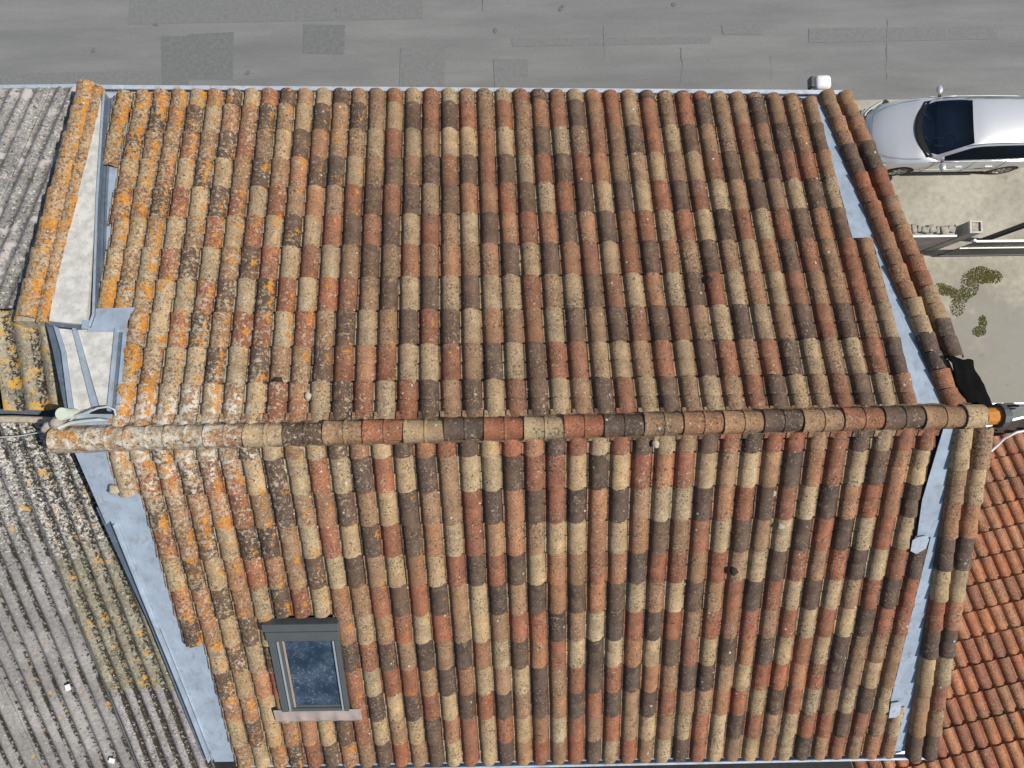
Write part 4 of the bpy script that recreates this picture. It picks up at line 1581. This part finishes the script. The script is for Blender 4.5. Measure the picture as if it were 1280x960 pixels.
# dark seal round the windscreen foot and along the roof edge
def strip(name, pts, r, mat, seg=6):
    b = MB()
    b.tube(pts, r, seg)
    return b.build(name, mat, car, smooth=True)


foot = [Vector((1.10 + .30 * (v / .75) ** 2 + .015, v, .965 - .025 * (v / .7) ** 2)) for v in [-.72 + 1.44 * i / 14 for i in range(15)]]
b = MB()
b.grid([[p + Vector((-.03, 0, -.006)) for p in foot], [p + Vector((.0, 0, .012)) for p in foot], [p + Vector((.11, 0, .052)) for p in foot]])
b.build("scuttle", M['black'], car)
strip("windscreen_seal", [crows[8][j] + Vector((0, 0, .003)) for j in range(5, nc - 5)], .010, M['black'])
for s in (-1, 1):
    strip("roof_rail", [Vector((u, s * v, z)) for u, v, z in ((2.2, .60, 1.375), (2.6, .572, 1.418), (3.2, .562, 1.425), (3.8, .548, 1.395), (4.2, .535, 1.345))], .011, M['anthracite'])
    strip("window_trim", [Vector((u, s * v, z)) for u, v, z in ((1.50, .838, .936), (2.2, .845, .95), (3.0, .842, .952), (3.7, .826, .952), (4.2, .79, .952))], .007, M['steel'])
    strip("rubbing_strip", [Vector((u, s * v, z)) for u, v, z in ((1.38, .893, .53), (2.2, .902, .54), (3.28, .898, .55))], .012, M['paint'])
    for u0, zz in ((1.50, .9), (2.52, .92), (3.30, .93)):
        strip("door_seam", [Vector((u0 + .02 * k, s * v, z)) for k, (v, z) in enumerate(((.872, .24), (.898, .42), (.898, .62), (.886, .80), (.84, zz)))], .004, M['black'], 5)
    strip("sill", [Vector((u, s * .875, .235)) for u in (1.4, 2.3, 3.25)], .022, M['black'])
    for u0 in (2.28, 3.05):
        b = MB()
        b.box((u0, s * .905, .735), (.20, .03, .028))
        b.build("door_handle", M['paint'], car, bevel=.01)
    # wing mirror
    bm = bmesh.new()
    bmesh.ops.create_icosphere(bm, subdivisions=3, radius=1)
    bmesh.ops.scale(bm, vec=(.085, .12, .07), verts=bm.verts)
    bmesh.ops.translate(bm, vec=(1.72, s * .99, .985), verts=bm.verts)
    me = bpy.data.meshes.new("wing_mirror")
    bm.to_mesh(me)
    bm.free()
    me.materials.append(M['paint'])
    auto_smooth(me, 60)
    o = bpy.data.objects.new("wing_mirror", me)
    col.objects.link(o)
    o.parent = car
    b = MB()
    b.box((1.74, s * .87, .955), (.06, .10, .03))
    b.build("mirror_arm", M['black'], o)
    # headlamp
    b = MB()
    rr = []
    for i in range(7):
        t_ = i / 6
        rr.append([Vector((.02 + .40 * t_ ** 1.4, s * (.52 + .31 * t_ ** .8), .585 + .14 * t_)), Vector((-.01 + .40 * t_ ** 1.4, s * (.53 + .325 * t_ ** .8), .50 + .12 * t_))])
    b.grid(rr)
    o = b.build("headlight", M['lamp_glass'], car)
    md = o.modifiers.new("t", 'SOLIDIFY')
    md.thickness = .03
    md.offset = 0
    # bonnet shut line
    strip("bonnet_seam", [Vector((u, s * v, z)) for u, v, z in ((.17, .50, .705), (.5, .66, .80), (.9, .735, .885), (1.25, .76, .95))], .004, M['black'], 5)
strip("bonnet_seam", [Vector((.17 + .05 * (v / .5) ** 2 - .05, v, .705 - .01)) for v in (-.5, -.25, 0, .25, .5)], .004, M['black'], 5)
b = MB()
for s in (-1, 1):
    b.grid([[Vector((-.012 + .05 * (v / .4) ** 2, s * v, z)) for v in (.03, .14, .26, .37)] for z in (.46, .56)])
b.build("grille", M['black'], car)
b = MB()
b.tube([Vector((-.018, 0, .515)), Vector((-.03, 0, .515))], .05, 20)
b.build("emblem", M['steel'], car)
for s, u0 in ((-1, 0), (1, 0)):
    strip("wiper", [Vector((1.27, s * .30 + .12, 1.00)), Vector((1.44, s * .30 - .20, 1.09))], .008, M['black'], 5)
# bumper
b = MB()
b.grid([[Vector((-.05 + .16 * (v / .72) ** 2 + (.03 if z < .3 else 0), v, z)) for v in [-.74 + 1.48 * i / 12 for i in range(13)]] for z in (.22, .32, .44, .47)])
o = b.build("bumper", M['paint'], car, smooth=True)
md = o.modifiers.new("t", 'SOLIDIFY')
md.thickness = .05
# cabin contents seen through the glass
b = MB()
b.grid([[Vector((u, v, z)) for v in (-.62, -.3, 0, .3, .62)] for u, z in ((1.36, .95), (1.62, .96), (1.78, .90), (1.80, .6))])
b.build("dashboard", M['dash'], car)
b = MB()
b.box((2.9, 0, .60), (2.4, 1.45, .05))
b.build("cabin_floor", M['seat'], car)
for s in (-1, 1):
    b = MB()
    b.box((2.32, s * .37, .68), (.5, .48, .14))
    b.box((2.62, s * .37, 1.0), (.13, .48, .62), Matrix.Rotation(.25, 3, 'Y'))
    b.box((2.70, s * .37, 1.30), (.08, .24, .12))
    b.build("seat", M['seat'], car, bevel=.03)
b = MB()
ring = [Vector((1.93 + .10 * sin(a) * .6, -.37 + .18 * cos(a), .97 + .17 * sin(a) * .8)) for a in [2 * pi * i / 20 for i in range(21)]]
b.tube(ring, .014, 6)
b.build("steering_wheel", M['dash'], car, smooth=True)
b = MB()
for yy in (-.24, -.44):
    b.box((1.66, yy, .972), (.22, .03, .01))
b.build("dash_vent", M['white'], car)
for wx, wy in WHEELS:
    s = 1 if wy > 0 else -1
    w = bpy.data.objects.new("wheel", None)
    col.objects.link(w)
    w.parent = car
    w.location = (wx, wy, .315)
    b = MB()
    seg = 32
    prof = [(-.10, .20), (-.10, .285), (-.085, .308), (0, .315), (.085, .308), (.10, .29), (.10, .215), (.07, .205)]
    for k in range(len(prof) - 1):
        pass
    rowsw = []
    for a in range(seg + 1):
        th = 2 * pi * a / seg
        rowsw.append([Vector((r * cos(th), s * y, r * sin(th))) for y, r in prof])
    b.grid(rowsw)
    b.build("tyre", M['black'], w, smooth=True)
    b = MB()
    rowsw = []
    for a in range(seg + 1):
        th = 2 * pi * a / seg
        rowsw.append([Vector((r * cos(th), s * y, r * sin(th))) for y, r in ((.098, .212), (.088, .20), (.055, .19), (.05, .05), (.075, .04), (.075, .0))])
    b.build("rim_dish", M['anthracite'], w) if False else None
    b.grid([[p for p in r[:3]] for r in rowsw])
    b.grid([[p for p in r[3:]] for r in rowsw])
    for a in range(7):
        th = 2 * pi * a / 7
        d0 = Vector((cos(th), 0, sin(th)))
        tt = Vector((-sin(th), 0, cos(th)))
        b.add([d0 * .03 + tt * .03 + Vector((0, s * .08, 0)), d0 * .03 - tt * .03 + Vector((0, s * .08, 0)), d0 * .20 - tt * .025 + Vector((0, s * .09, 0)), d0 * .20 + tt * .025 + Vector((0, s * .09, 0))], [(0, 1, 2, 3)])
    b.build("rim", M['rim'], w)
    b = MB()
    b.tube([(0, s * .0, 0), (0, s * .03, 0)], .195, 24)
    b.build("brake_disc", M['black'], w)
